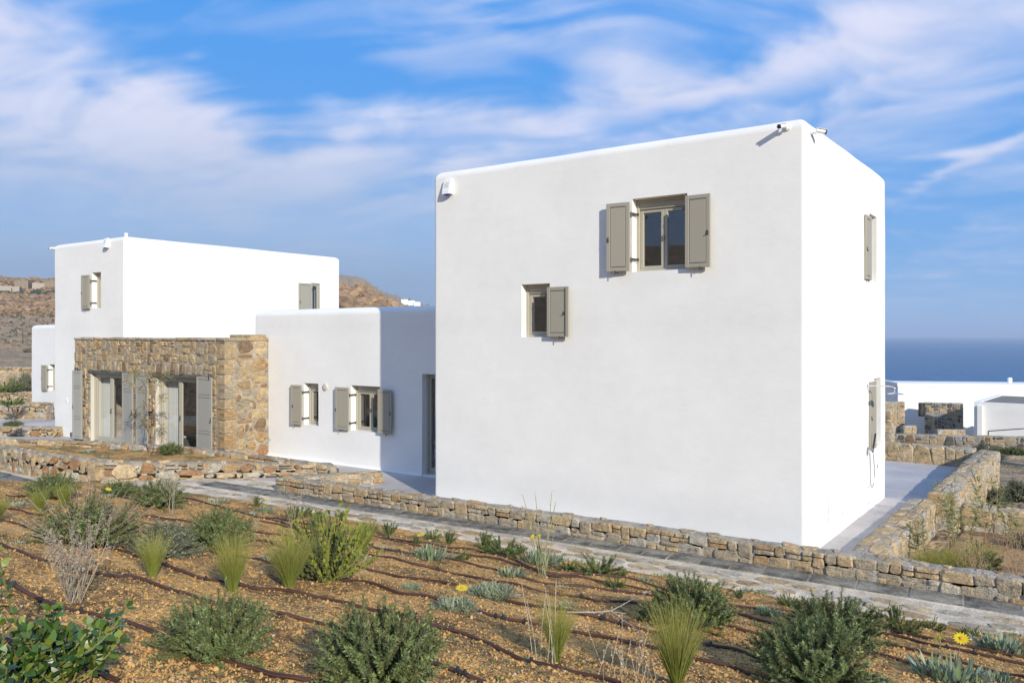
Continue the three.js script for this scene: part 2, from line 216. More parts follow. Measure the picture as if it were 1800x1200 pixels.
{
  const angs = [], rads = []; for (let a = -180; a < 180;) { angs.push(a); a += a > -37 && a < 37 ? 0.16 : 2.5; } angs.push(180);
  for (let r = 0.05; r < 3600; r *= r < 2 ? 1.6 : r < 90 ? 1.03 : r < 850 ? 1.009 : 1.05) rads.push(r);
  const n = angs.length, pos = new Float32Array(n * rads.length * 3), col = new Float32Array(n * rads.length * 3), uv = new Float32Array(n * rads.length * 2), idx = [];
  rads.forEach((r, j) => angs.forEach((a, i) => {
    const c = Math.cos(a * Math.PI / 180), s = Math.sin(a * Math.PI / 180), x = r * (FWD[0] * c + RGT[0] * s), z = r * (FWD[1] * c + RGT[1] * s), k = j * n + i;
    let y = landY(x, z); y += rockY(x, z, r, y) + 0.10 * noise(x * 0.5, z * 0.5, 1) * smooth(20, 40, r);
    pos.set([x, y, z], k * 3); uv.set([x / 9, z / 9], k * 2);
    const m1 = noise(x * 0.05, z * 0.05, 12) + 0.6 * noise(x * 0.21, z * 0.21, 14), m2 = noise(x * 0.4, z * 0.4, 16), rock = smooth(0.05, 0.5, m1 + m2 * 0.5) , scrub = smooth(0.18, 0.42, noise(x * 0.13 + 7, z * 0.13, 18) + 0.7 * m2);
    let R = lerp(0.44, 0.50, rock), G = lerp(0.30, 0.34, rock), B = lerp(0.165, 0.195, rock);
    
    const sc = scrub * 0.75; R = lerp(R, 0.30, sc); G = lerp(G, 0.24, sc); B = lerp(B, 0.15, sc);
    const gs = r < 60 ? smooth(-0.3, 0.3, edgeDist(x, z)) * smooth(55, 25, r) : 0; R = lerp(R, 0.60, gs); G = lerp(G, 0.345, gs); B = lerp(B, 0.112, gs);      // the same garden soil all round the bed
    col.set([R, G, B], k * 3);
  }));
  for (let j = 0; j + 1 < rads.length; j++) for (let i = 0; i + 1 < n; i++) { const a = j * n + i; idx.push(a, a + 1, a + n, a + 1, a + n + 1, a + n); }
  const g = new THREE.BufferGeometry(); g.setAttribute('position', new THREE.BufferAttribute(pos, 3)); g.setAttribute('uv', new THREE.BufferAttribute(uv, 2)); g.setAttribute('color', new THREE.BufferAttribute(col, 3)); g.setIndex(idx); g.computeVertexNormals();
  struct('terrain', g, std(0xffffff, { vertexColors: true, map: rep(T.hillC, 1), bumpMap: rep(T.stoneB, 2), bumpScale: 0.25, roughness: 0.97 }), 'dry brown rocky hillside falling away to the sea');
  const sea = new THREE.CircleGeometry(90000, 128); sea.rotateX(-Math.PI / 2); const su = sea.attributes.uv, sp = sea.attributes.position; for (let i = 0; i < su.count; i++) su.setXY(i, sp.getX(i) / 160, sp.getZ(i) / 160);
  struct('sea', sea, std(lin(0.026, 0.112, 0.22), { roughness: 0.5, bumpMap: T.waveB, bumpScale: 5 }), 'calm deep blue sea reaching to the hazy horizon').position.y = -65;
  // boulders strewn over the hillsides
  const rb = RNG(5), bg = new THREE.IcosahedronGeometry(1, 1), bp = bg.attributes.position; for (let i = 0; i < bp.count; i++) { const q = V().fromBufferAttribute(bp, i), s = 1 + 0.35 * noise(q.x * 1.7, q.y * 1.7, q.z * 1.7); bp.setXYZ(i, q.x * s, q.y * s * 0.75, q.z * s); } bg.computeVertexNormals();
  const N = 26000, im = new THREE.InstancedMesh(bg, std(0xffffff, { roughness: 0.95, map: rep(T.stoneC, 1) }), N), mt = new THREE.Matrix4(), q = new THREE.Quaternion();
  for (let k = 0; k < N; k++) {
    const left = rb() < 0.7, px = left ? rb.r(-150, 330) : rb.r(400, 800), r = left ? rb.r(340, 820) : rb.r(140, 300), l = (px - CX) / FOC, x = r * (FWD[0] + RGT[0] * l), z = r * (FWD[1] + RGT[1] * l), s = Math.pow(rb(), 3) * (left ? 1.7 : 1.5) + (left ? 0.5 : 0.3);
    q.setFromEuler(new THREE.Euler(rb.r(-0.4, 0.4), rb.r(0, 6.3), rb.r(-0.4, 0.4))); mt.compose(V(x, landY(x, z) + rockY(x, z, r, landY(x, z)) + rb.r(-0.1, 0.4) * s, z), q, V(s * rb.r(0.9, 1.6), s * rb.r(0.6, 1.1), s)); im.setMatrixAt(k, mt);
    const t = rb(); im.setColorAt(k, lin(lerp(0.24, 0.46, t), lerp(0.165, 0.31, t), lerp(0.10, 0.185, t)));
  }
  stuff(im, 'hillside_boulders', 'weathered brown boulders strewn over the dry hillside', 'boulders');
}

scene.fog = new THREE.FogExp2(0xc4d4ea, 0.00011);

// ---------------------------------------------------------------- paved level round the villa, the path and the garden soil
{
  const sh = new THREE.Shape([[-40, 11.1], [-2.42, 11.1], [-2.42, 16.4], [-2.1, 16.4], [-1.95, 22.2], [-9, 22.2], [-9, 34], [-45, 40]].map(([x, y]) => new THREE.Vector2(x, y)));
  const g = new THREE.ExtrudeGeometry(sh, { depth: 0.3, bevelEnabled: false }); g.rotateX(-Math.PI / 2); g.translate(0, -0.304, 0);
  const tr = struct('terrace', boxUV(g), M.terrace, 'smooth light grey cement terrace round the white villa');
  // faint day joints in the cement along the bath side
  for (const z of [-13.1, -15.35, -17.5, -19.6]) part('joint_strip', bx(-3.2, -2.78, -0.003, 0.0015, z - 0.006, z + 0.006), std(lin(0.46, 0.44, 0.43)), tr);
}
let path;
{
  const sh = new THREE.Shape([[-40, -6], [-26, 2], [-18.6, 6.6], [-14, 9.0], [24, 9.9], [24, 11.9], [-14, 11.1], [-40, 11.1]].map(([x, y]) => new THREE.Vector2(x, y)));
  const g = new THREE.ExtrudeGeometry(sh, { depth: 0.25, bevelEnabled: false }); g.rotateX(-Math.PI / 2); g.translate(0, -0.25, 0);
  path = struct('path', boxUV(g), M.pathMortar, 'pale mortar garden path with a strip of dark pavers');
  // the dark stamped pavers along the wall
  const r = RNG(31), mats = [[0.29, 0.275, 0.245], [0.33, 0.31, 0.27], [0.255, 0.245, 0.215]].map((c) => std(lin(...c), { map: rep(T.slateC, 1.1), bumpMap: rep(T.stoneB, 0.9), bumpScale: 0.012, roughness: 0.8 }));
  const slab = (pts, h, mat) => { const s = new THREE.Shape(pts.map(([x, z]) => new THREE.Vector2(x, -z))); const q = new THREE.ExtrudeGeometry(s, { depth: h, bevelEnabled: true, bevelThickness: 0.004, bevelSize: 0.004, bevelSegments: 1 }); q.rotateX(-Math.PI / 2); return part('paver', boxUV(q), mat, path); };
  const wl = (x) => -10.43 - 0.045 * (x + 13.25);      // foot of the low wall
  let x = -15.1;
  while (x < 2.2) { const w = r.r(0.36, 0.62), z0 = wl(x) - 0.02, z1 = wl(x + w) - 0.02, d = 0.42 + 0.02 * noise(x * 2), sk = 0.05; slab([[x + 0.016, z0 + 0.0], [x + w - 0.016, z1], [x + w - 0.016 + sk, z1 + d], [x + 0.016 + sk, z0 + d]], 0.007 + r() * 0.005, mats[r.i(3)]); x += w; }
  // dark paving at the far end of the path
  for (let k = 0; k < 14; k++) { const u = k % 7, v = Math.floor(k / 7), ax = -18.3 - u * 0.62, az = -7.95 - 0.03 * u + v * 0.52 + 0.12 * u * 0; slab([[ax, az - 0.25], [ax - 0.59, az - 0.25], [ax - 0.59, az + 0.24], [ax, az + 0.24]], 0.008 + r() * 0.004, mats[r.i(3)]); }
  // flat brown field stones set flush in the mortar
  const spots = []; for (let k = 0; k < 1600 && spots.length < 170; k++) { const a = r.r(-15.8, 1.2), b = lerp(wl(a) + 0.62, -9.70 - 0.01 * (a + 12), r()), rad = r.r(0.10, 0.24); if (spots.every(([p, q2, w]) => Math.hypot((p - a) * 0.75, (q2 - b) * 1.25) > (w + rad) * 0.80)) spots.push([a, b, rad]); }
  for (const [a, b, rad] of spots) { const n = 9, pts = []; for (let i = 0; i < n; i++) { const t = i / n * Math.PI * 2, q = rad * r.r(0.72, 1.05); pts.push([a + Math.cos(t) * q * 1.25, b + Math.sin(t) * q * 0.62]); } slab(pts, 0.004 + r() * 0.004, STONES[r.pick(MIX.path)]).name = 'field_stone'; }
  for (let k = 0; k < 26; k++) { const a = r.r(-16.4, -13.6), b = r.r(-11.0, -10.0), rad = r.r(0.08, 0.17), pts = []; for (let i = 0; i < 8; i++) { const t = i / 8 * Math.PI * 2, q = rad * r.r(0.75, 1.05); pts.push([a + Math.cos(t) * q * 1.3, b + Math.sin(t) * q * 0.7]); } if (k % 2) slab(pts, 0.003 + k * 0.0002, STONES[r.pick(MIX.path)]).name = 'field_stone'; }
}
{
  const angs = [], rads = []; for (let a = -100; a <= 100; a += a > -38 && a < 38 ? 0.145 : 0.6) angs.push(a * Math.PI / 180); for (let r = 0.4; r < 24; r *= r < 2 ? 1.15 : 1.0052) rads.push(r);
  const n = angs.length, pos = new Float32Array(n * rads.length * 3), uv = new Float32Array(n * rads.length * 2), col = new Float32Array(n * rads.length * 3), idx = [];
  rads.forEach((r, j) => angs.forEach((a, i) => {
    const c = Math.cos(a), s = Math.sin(a), x = r * (FWD[0] * c + RGT[0] * s), z = r * (FWD[1] * c + RGT[1] * s), k = j * n + i; let y = soilY(x, z);
    if (y > -0.2) { const cl = noise(x * 24, z * 24, 2), c2 = noise(x * 52, z * 52, 4); y += 0.012 * Math.max(0, cl) + 0.008 * cl + 0.006 * c2; }
    pos.set([x, y, z], k * 3); uv.set([x, z], k * 2); const damp = smooth(0.08, 0.42, noise(x * 1.5, z * 1.5, 21) + 0.55 * noise(x * 5, z * 5, 23) + 0.3 * noise(x * 16, z * 16, 25)) * 0.42; col.set([1 - damp, 1 - damp * 1.08, 1 - damp * 1.15], k * 3);
  }));
  for (let j = 0; j + 1 < rads.length; j++) for (let i = 0; i + 1 < n; i++) { const a = j * n + i; if (pos[a * 3 + 1] > -0.22) idx.push(a, a + 1, a + n, a + 1, a + n + 1, a + n); }
  const g = new THREE.BufferGeometry(); g.setAttribute('position', new THREE.BufferAttribute(pos, 3)); g.setAttribute('uv', new THREE.BufferAttribute(uv, 2)); g.setAttribute('color', new THREE.BufferAttribute(col, 3)); g.setIndex(idx); g.computeVertexNormals();
  struct('garden_soil', g, std(lin(0.60, 0.345, 0.112), { vertexColors: true, map: rep(T.soilC, 0.55), bumpMap: rep(T.soilB, 1.1), bumpScale: 0.035, roughness: 0.97 }), 'bare orange brown garden soil sloping down to the path');
  const r = RNG(8), ig = new THREE.IcosahedronGeometry(1, 0), ip = ig.attributes.position; for (let i = 0; i < ip.count; i++) { const q = V().fromBufferAttribute(ip, i), s = 1 + 0.3 * noise(q.x * 2, q.y * 2, q.z * 2); ip.setXYZ(i, q.x * s, q.y * s * 0.7, q.z * s); } ig.computeVertexNormals();
  const N = 60000, im = new THREE.InstancedMesh(ig, std(0xffffff, { roughness: 0.97 }), N), mt = new THREE.Matrix4(), q = new THREE.Quaternion();
  for (let k = 0; k < N; k++) {
    let x, z, s; do { const D = 3.4 + 11 * Math.pow(r(), 1.4), l = r.r(-0.70, 0.70); x = D * (FWD[0] + RGT[0] * l); z = D * (FWD[1] + RGT[1] * l); s = edgeDist(x, z); } while (s < 0.02);
    const big = Math.pow(r(), 9), sz = 0.002 + 0.004 * r() + 0.010 * big; q.setFromEuler(new THREE.Euler(r.r(0, 6), r.r(0, 6), r.r(0, 6)));
    mt.compose(V(x, soilY(x, z) + sz * 0.35 + 0.003, z), q, V(sz * r.r(0.8, 1.4), sz * r.r(0.6, 1), sz)); im.setMatrixAt(k, mt);
    const t = r(), pale = r() < 0.025; im.setColorAt(k, pale ? lin(0.5, 0.42, 0.32) : lin(lerp(0.38, 0.60, t), lerp(0.215, 0.36, t), lerp(0.07, 0.125, t)));
  }
  stuff(im, 'soil_clods', 'small clods and stones scattered on the garden soil', 'soil clods');
}
// ---------------------------------------------------------------- stone laying: pieces of random size packed on a face, each its own shape
function packStones(L, H, cell, wR, hR, r, blocked = () => false) {
  const nx = Math.max(1, Math.round(L / cell)), ny = Math.max(1, Math.round(H / cell)), cx = L / nx, cy = H / ny, used = new Uint8Array(nx * ny), out = [];
  for (let j = 0; j < ny; j++) for (let i = 0; i < nx; i++) if (blocked((i + 0.5) * cx, (j + 0.5) * cy)) used[j * nx + i] = 1;
  for (let j = 0; j < ny; j++) for (let i = 0; i < nx; i++) {
    if (used[j * nx + i]) continue;
    let w = wR[0] + r.i(wR[1] - wR[0] + 1), h = hR[0] + r.i(hR[1] - hR[0] + 1), ww = 0;
    while (ww < w && i + ww < nx && !used[j * nx + i + ww]) ww++;
    if (i + ww < nx && !used[j * nx + i + ww] && i + ww + 1 <= nx && (i + ww + 1 === nx || used[j * nx + i + ww + 1]) && r() < 0.8) ww++;   // no slivers
    let hh = 1; grow: while (hh < h && j + hh < ny) { for (let k = 0; k < ww; k++) if (used[(j + hh) * nx + i + k]) break grow; hh++; }
    if (j + hh === ny - 1 && hh > 1 && r() < 0.7) { let ok = true; for (let k = 0; k < ww; k++) if (used[(j + hh) * nx + i + k]) ok = false; if (ok) hh++; }
    if (ww === 1) hh = Math.min(hh, 2); if (hh === 1) ww = Math.min(ww, 4);
    for (let b = 0; b < hh; b++) for (let a = 0; a < ww; a++) used[(j + b) * nx + i + a] = 1;
    out.push([i * cx, j * cy, ww * cx, hh * cy]);
  }
  return out;
}
// one stone: outline in the face's own axes, proud by d
function stoneGeo(x, y, w, h, d, r, gap, round = 0.3, warp = 0.35, seed = 0) {
  const m = Math.min(w, h), wf = (px, py) => [px + noise(px * 3.1, py * 3.1, seed) * m * warp * 0.6, py + noise(px * 3.1 + 40, py * 3.1, seed + 3) * m * warp * 0.6];
  const x0 = x + gap / 2, x1 = x + w - gap / 2, y0 = y + gap / 2, y1 = y + h - gap / 2, c = () => m * r.r(round * 0.35, round), j = m * 0.05, J = () => r.r(-j, j), pts = [];
  const cut = [c(), c(), c(), c()];
  pts.push([x0 + cut[0], y0 + J()], [x1 - cut[1], y0 + J()], [x1 + J(), y0 + cut[1]], [x1 + J(), y1 - cut[2]], [x1 - cut[2], y1 + J()], [x0 + cut[3], y1 + J()], [x0 + J(), y1 - cut[3]], [x0 + J(), y0 + cut[0]]);
  const P = pts.map(([a, b]) => wf(a, b)), n = 8, cxy = wf(x + w / 2, y + h / 2), pos = [], uv = [], idx = [], ou = r() * 7, ov = r() * 7, tiltx = r.r(-0.16, 0.16), tilty = r.r(-0.16, 0.16);
  const put = (a, b, z) => { pos.push(a, b, z); uv.push(a + ou, b + ov); };
  for (const [a, b] of P) put(a, b, -0.03);
  for (const [a, b] of P) put(a, b, d * r.r(0.35, 0.6));
  const ins = clamp(0.012 / m, 0.06, 0.2) + 0.06;
  for (const [a, b] of P) { const k = 1 - ins * r.r(0.7, 1.5), X = cxy[0] + (a - cxy[0]) * k, Y = cxy[1] + (b - cxy[1]) * k; put(X, Y, d * r.r(0.8, 1.08) + (X - cxy[0]) * tiltx * 0.5 + (Y - cxy[1]) * tilty * 0.5); }
  put(cxy[0] + r.r(-0.2, 0.2) * w * 0.5, cxy[1] + r.r(-0.2, 0.2) * h * 0.5, d * r.r(0.85, 1.2));
  for (let k = 0; k < 2; k++) for (let i = 0; i < n; i++) { const a = k * n + i, b = k * n + (i + 1) % n; idx.push(a, b, a + n, b, b + n, a + n); }
  for (let i = 0; i < n; i++) idx.push(2 * n + i, 2 * n + (i + 1) % n, 3 * n);
  const g = new THREE.BufferGeometry(); g.setAttribute('position', new THREE.Float32BufferAttribute(pos, 3)); g.setAttribute('uv', new THREE.Float32BufferAttribute(uv, 2)); g.setIndex(idx);
  const f = g.toNonIndexed(); f.computeVertexNormals(); g.computeVertexNormals();      // between faceted and rounded
  const s = g.toNonIndexed(), fn = f.attributes.normal, sn = s.attributes.normal; for (let i = 0; i < fn.count; i++) { const q = V().fromBufferAttribute(fn, i).multiplyScalar(0.8).add(V().fromBufferAttribute(sn, i).multiplyScalar(0.2)).normalize(); sn.setXYZ(i, q.x, q.y, q.z); }
  return s;
}
// put a face's stones into the thing: frame maps face axes (u, v, out) to the thing's own axes
function layFace(parent, L, H, frame, o) {
  const r = RNG(o.seed), cells = packStones(L, H, o.cell, o.w, o.h, r, o.blocked);
  for (const [x, y, w, h] of cells) {
    const g = stoneGeo(x, y, w, h, r.r(...(o.proud || [0.012, 0.03])), r, o.gap ?? 0.022, o.round ?? 0.3, o.warp ?? 0.35, o.seed);
    if (o.shape) { const p = g.attributes.position; for (let i = 0; i < p.count; i++) { const [a, b] = o.shape(p.getX(i), p.getY(i)); p.setXY(i, a, b); } }
    g.applyMatrix4(frame); part(o.name || 'stone', g, STONES[r.pick(MIX[o.mix])], parent);
  }
}
const basis = (u, v, n, at) => new THREE.Matrix4().makeBasis(u, v, n).setPosition(at);
// a free-standing wall from a to b (the line of its visible foot); it is as thick as t to the left of a -> b
function stoneWall(name, label, a, b, h0, h1, t, o) {
  const L = Math.hypot(b.x - a.x, b.z - a.z), turn = Math.atan2(-(b.z - a.z), b.x - a.x), w = thing(name, label, 'stone wall', [a.x, a.y || 0, a.z], turn, o.group);
  const dy = (b.y || 0) - (a.y || 0), hAt = (u) => lerp(h0, h1, clamp(u / L)), yAt = (u) => dy * clamp(u / L);
  // core of mortar
  const nx = Math.max(2, Math.round(L / 0.12)), g = new THREE.BoxGeometry(1, 1, 1, nx, 5, 4), p = g.attributes.position, rr = o.round ?? 0.04;
  for (let i = 0; i < p.count; i++) {
    let u = (p.getX(i) + 0.5) * L, v = (p.getY(i) + 0.5), q = -(p.getZ(i) + 0.5) * t; const top = smooth(0.75, 1, v), ed = (Math.abs(q + t / 2) * 2 / t);
    let y = yAt(u) - 0.3 * (1 - v) + v * (hAt(u) - 0.0) - top * ed * ed * rr * 0.8 + top * 0.018 * noise(u * 2.2 + o.seed, q * 3, 1) + top * 0.008 * noise(u * 9, q * 9, 2);
    if (v <= 0.01) y = yAt(u) - 0.3;
    q += 0.008 * noise(u * 4, v * 5, o.seed + 5);
    p.setXYZ(i, u, y, q);
  }
  const mg = mergeVertices((g.deleteAttribute('uv'), g.deleteAttribute('normal'), g), 1e-4); mg.computeVertexNormals(); part('mortar_core', boxUV(mg), o.core || M.mortar, w);
  const bend = (x, y) => [x, yAt(x) + y * hAt(x) / Math.max(h0, h1)], Hm = Math.max(h0, h1);
  const faces = o.faces || ['front', 'top'];
  if (faces.includes('front')) layFace(w, L, Hm * 0.985, basis(V(1, 0, 0), V(0, 1, 0), V(0, 0, 1), V(0, 0, -0.004)), { ...o, shape: bend });
  if (faces.includes('back')) layFace(w, L, Hm * 0.985, basis(V(-1, 0, 0), V(0, 1, 0), V(0, 0, -1), V(L, 0, -t + 0.004)), { ...o, seed: o.seed + 11, shape: (x, y) => [x, yAt(L - x) + y * hAt(L - x) / Hm] });
  if (faces.includes('start')) layFace(w, t, h0 * 0.98, basis(V(0, 0, 1), V(0, 1, 0), V(-1, 0, 0), V(0.004, 0, -t)), { ...o, seed: o.seed + 21 });
  if (faces.includes('end')) layFace(w, t, h1 * 0.98, basis(V(0, 0, -1), V(0, 1, 0), V(1, 0, 0), V(L - 0.004, dy, 0)), { ...o, seed: o.seed + 31 });
  if (faces.includes('top')) {       // flat stones in the cap
    const r = RNG(o.seed + 41), cells = packStones(L, t, o.capCell || 0.13, o.capCell ? [1, 3] : [2, 4], [1, 2], r, () => r() < (o.capBare ?? 0.3));
    for (const [x, y, ww, hh] of cells) { const gg = stoneGeo(x, y, ww, hh, r.r(0.004, 0.012), r, 0.03, 0.45, 0.5, o.seed + 9), pp = gg.attributes.position; for (let i = 0; i < pp.count; i++) { const X = pp.getX(i), Y = pp.getY(i), ed = Math.abs(Y - t / 2) * 2 / t; pp.setXYZ(i, X, yAt(X) + hAt(X) + pp.getZ(i) - ed * ed * rr * 0.8 + 0.018 * noise(X * 2.2 + o.seed, -Y * 3, 1) + 0.003, -clamp(Y, 0.01, t - 0.01)); } gg.computeVertexNormals(); part('cap_stone', gg, STONES[r.pick(MIX[o.capMix || 'sunPale'])], w); }
  }
  return w;
}

// ---------------------------------------------------------------- the low wall between path and terrace, and the planters
const wallFoot = (x) => V(x, 0, -10.43 - 0.045 * (x + 13.25));
stoneWall('low_wall', 'long low rubble stone wall between the paved path and the white cube', wallFoot(-13.2), wallFoot(5.0), 0.29, 0.29, 0.42, { seed: 101, cell: 0.07, w: [2, 5], h: [1, 2], gap: 0.016, proud: [0.006, 0.034], round: 0.22, warp: 0.3, mix: 'low', core: M.mortarGrey, faces: ['front', 'top', 'start'], capMix: 'low', capBare: 0.5, round_: 1 });
{
  const a = onY(487, 838, 0.27), b = onY(672, 850, 0); a.y = b.y = 0; const d = b.clone().sub(a).normalize();
  stoneWall('low_wall', 'short stone wall stub splitting from the end of the long low wall', a.clone().add(d.clone().multiplyScalar(0.15)), b, 0.25, 0.24, 0.36, { seed: 131, cell: 0.065, w: [3, 6], h: [2, 3], gap: 0.026, proud: [0.015, 0.04], mix: 'plant', core: M.mortarGrey, faces: ['front', 'top', 'end'], capMix: 'low' });
}
{ // side parapet of the bath terrace, in two steps, and the far cross wall
  const o = { cell: 0.085, w: [2, 5], h: [1, 3], gap: 0.02, proud: [0.01, 0.03], mix: 'sunPale', core: M.mortar, capMix: 'sunPale', capBare: 0.1, capCell: 0.2, group: undefined };  // paler stones carry the sun on the parapet in their colour
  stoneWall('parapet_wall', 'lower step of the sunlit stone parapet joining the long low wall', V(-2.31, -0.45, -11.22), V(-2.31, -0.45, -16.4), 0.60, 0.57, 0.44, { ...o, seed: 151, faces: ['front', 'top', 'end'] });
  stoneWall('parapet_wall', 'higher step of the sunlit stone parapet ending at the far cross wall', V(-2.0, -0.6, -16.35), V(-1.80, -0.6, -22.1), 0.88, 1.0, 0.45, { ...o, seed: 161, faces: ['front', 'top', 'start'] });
  stoneWall('cross_wall', 'low pale stone wall closing the grey terrace towards the sea', V(-9, 0, -21.75), V(-2.27, 0, -21.75), 0.45, 0.43, 0.4, { ...o, seed: 171, cell: 0.1, w: [2, 5], h: [1, 3], faces: ['front', 'top'] });
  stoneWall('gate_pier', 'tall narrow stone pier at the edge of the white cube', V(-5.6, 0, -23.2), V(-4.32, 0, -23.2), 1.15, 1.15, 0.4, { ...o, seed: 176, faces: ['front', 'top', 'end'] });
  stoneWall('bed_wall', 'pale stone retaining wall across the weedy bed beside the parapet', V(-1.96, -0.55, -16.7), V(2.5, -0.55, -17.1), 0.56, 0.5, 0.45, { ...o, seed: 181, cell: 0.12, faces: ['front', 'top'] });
}
{ // planter in front of the stone wing
  const c = onY(181, 848, 0), l1 = onY(53, 837, 0), l2 = onY(-60, 812, 0), e = onY(581, 835, 0), P = { cell: 0.08, gap: 0.046, proud: [0.012, 0.035], round: 0.42, core: M.mortar, mix: 'plant', capMix: 'low', capBare: 0.6 };
  stoneWall('planter_wall', 'planter stone wall with upright stones beside the dark paving', l2, l1, 0.53, 0.53, 0.4, { ...P, seed: 201, w: [1, 3], h: [2, 4] });
  stoneWall('planter_wall', 'planter stone wall ending in a big square corner stone', l1, c, 0.53, 0.44, 0.4, { ...P, seed: 207, w: [2, 4], h: [2, 4] });
  stoneWall('planter_wall', 'planter stone wall with a large oval stone in front of the sapling', c, e, 0.44, 0.25, 0.36, { ...P, seed: 211, w: [2, 6], h: [1, 3], faces: ['front', 'top', 'end'] });
  { // the big square corner stone and the large oval stone
    const r = RNG(217), put = (a, b, u, y, w, h, d, round, mat, name) => { const L = Math.hypot(b.x - a.x, b.z - a.z), U = b.clone().sub(a).setY(0).normalize(), N = V(-U.z, 0, U.x), g = stoneGeo(0, 0, w, h, d, r, 0.01, round, 0.15, 5), wl = scene.children.filter((q) => q.name.startsWith('planter_wall'))[name === 'oval_stone' ? 2 : 1]; g.translate(name === 'oval_stone' ? u : L - w - u, y, 0.0); part(name, g, mat, wl); };
    put(l1, c, 0.0, 0.02, 0.40, 0.40, 0.075, 0.12, STONES.tan, 'corner_stone'); put(c, e, 0.14, 0.05, 0.52, 0.32, 0.07, 0.5, STONES.sand, 'oval_stone');
  }
  const k0 = onY(-40, 772, 0.3), k1 = onY(110, 776, 0.28), k2 = onY(330, 788, 0.28), k3 = onY(575, 817, 0.26); for (const k of [k0, k1, k2, k3]) k.y = 0.08;
  stoneWall('kerb_wall', 'low stone kerb along the foot of the stone wing doors', k1, k2, 0.22, 0.22, 0.36, { ...P, seed: 221, w: [3, 7], h: [1, 2], gap: 0.02 });
  stoneWall('kerb_wall', 'low stone kerb at the foot of the white tower wall', k0, k1, 0.24, 0.22, 0.36, { ...P, seed: 226, w: [3, 7], h: [1, 2], gap: 0.02 });
  stoneWall('kerb_wall', 'low stone kerb running from the stone wing corner to the terrace', k2, k3, 0.22, 0.17, 0.36, { ...P, seed: 231, w: [3, 7], h: [1, 2], gap: 0.02 });
  // soil of the planter
  const ring = [l2, l1, c, e.clone().add(V(-0.9, 0, 0)), k3.clone().add(V(-0.5, 0, 0)), k2, k1, k0].map((q, i) => (i < 4 ? q.clone().add(V(0, 0, -0.2)) : q.clone().add(V(0, 0, -0.1)))), sh = new THREE.Shape(ring.map((q) => new THREE.Vector2(q.x, -q.z))), g = new THREE.ExtrudeGeometry(sh, { depth: 0.02, bevelEnabled: false }); g.rotateX(-Math.PI / 2); g.translate(0, 0.15, 0);
  struct('planter_soil', boxUV(g), std(lin(0.58, 0.35, 0.118), { map: rep(T.soilC, 0.6), bumpMap: rep(T.soilB, 1), bumpScale: 0.03, roughness: 0.97 }), 'orange soil of the planter bed under the stone wing');
  // stepped retaining walls to the left of the tower
  const Q = { ...P, w: [2, 5], h: [1, 3], gap: 0.03, faces: ['front', 'top', 'end'] };
  const s = (px0, px1, py0, py1, D0, D1, h, seed, label) => { const a = atD(px0, py0, D0), b = atD(px1, py1, D1); a.y = b.y = Math.min(a.y, b.y); stoneWall('retaining_wall', label, a, b, h, h, 0.45, { ...Q, seed }); };
  s(-70, 99, 772, 772, 25.2, 24.7, 0.42, 241, 'stepped stone retaining wall ending against the white tower corner');
  s(-70, 79, 733, 733, 30.2, 29.6, 0.58, 245, 'stepped stone retaining wall beside the grey patio of the white annex');
  s(-70, 56, 712, 712, 35, 34.2, 0.62, 249, 'stepped stone retaining wall with its end behind the white annex');
  s(-120, 120, 692, 692, 46, 45, 1.55, 253, 'high brown field wall of dry stones below the hillside');
}
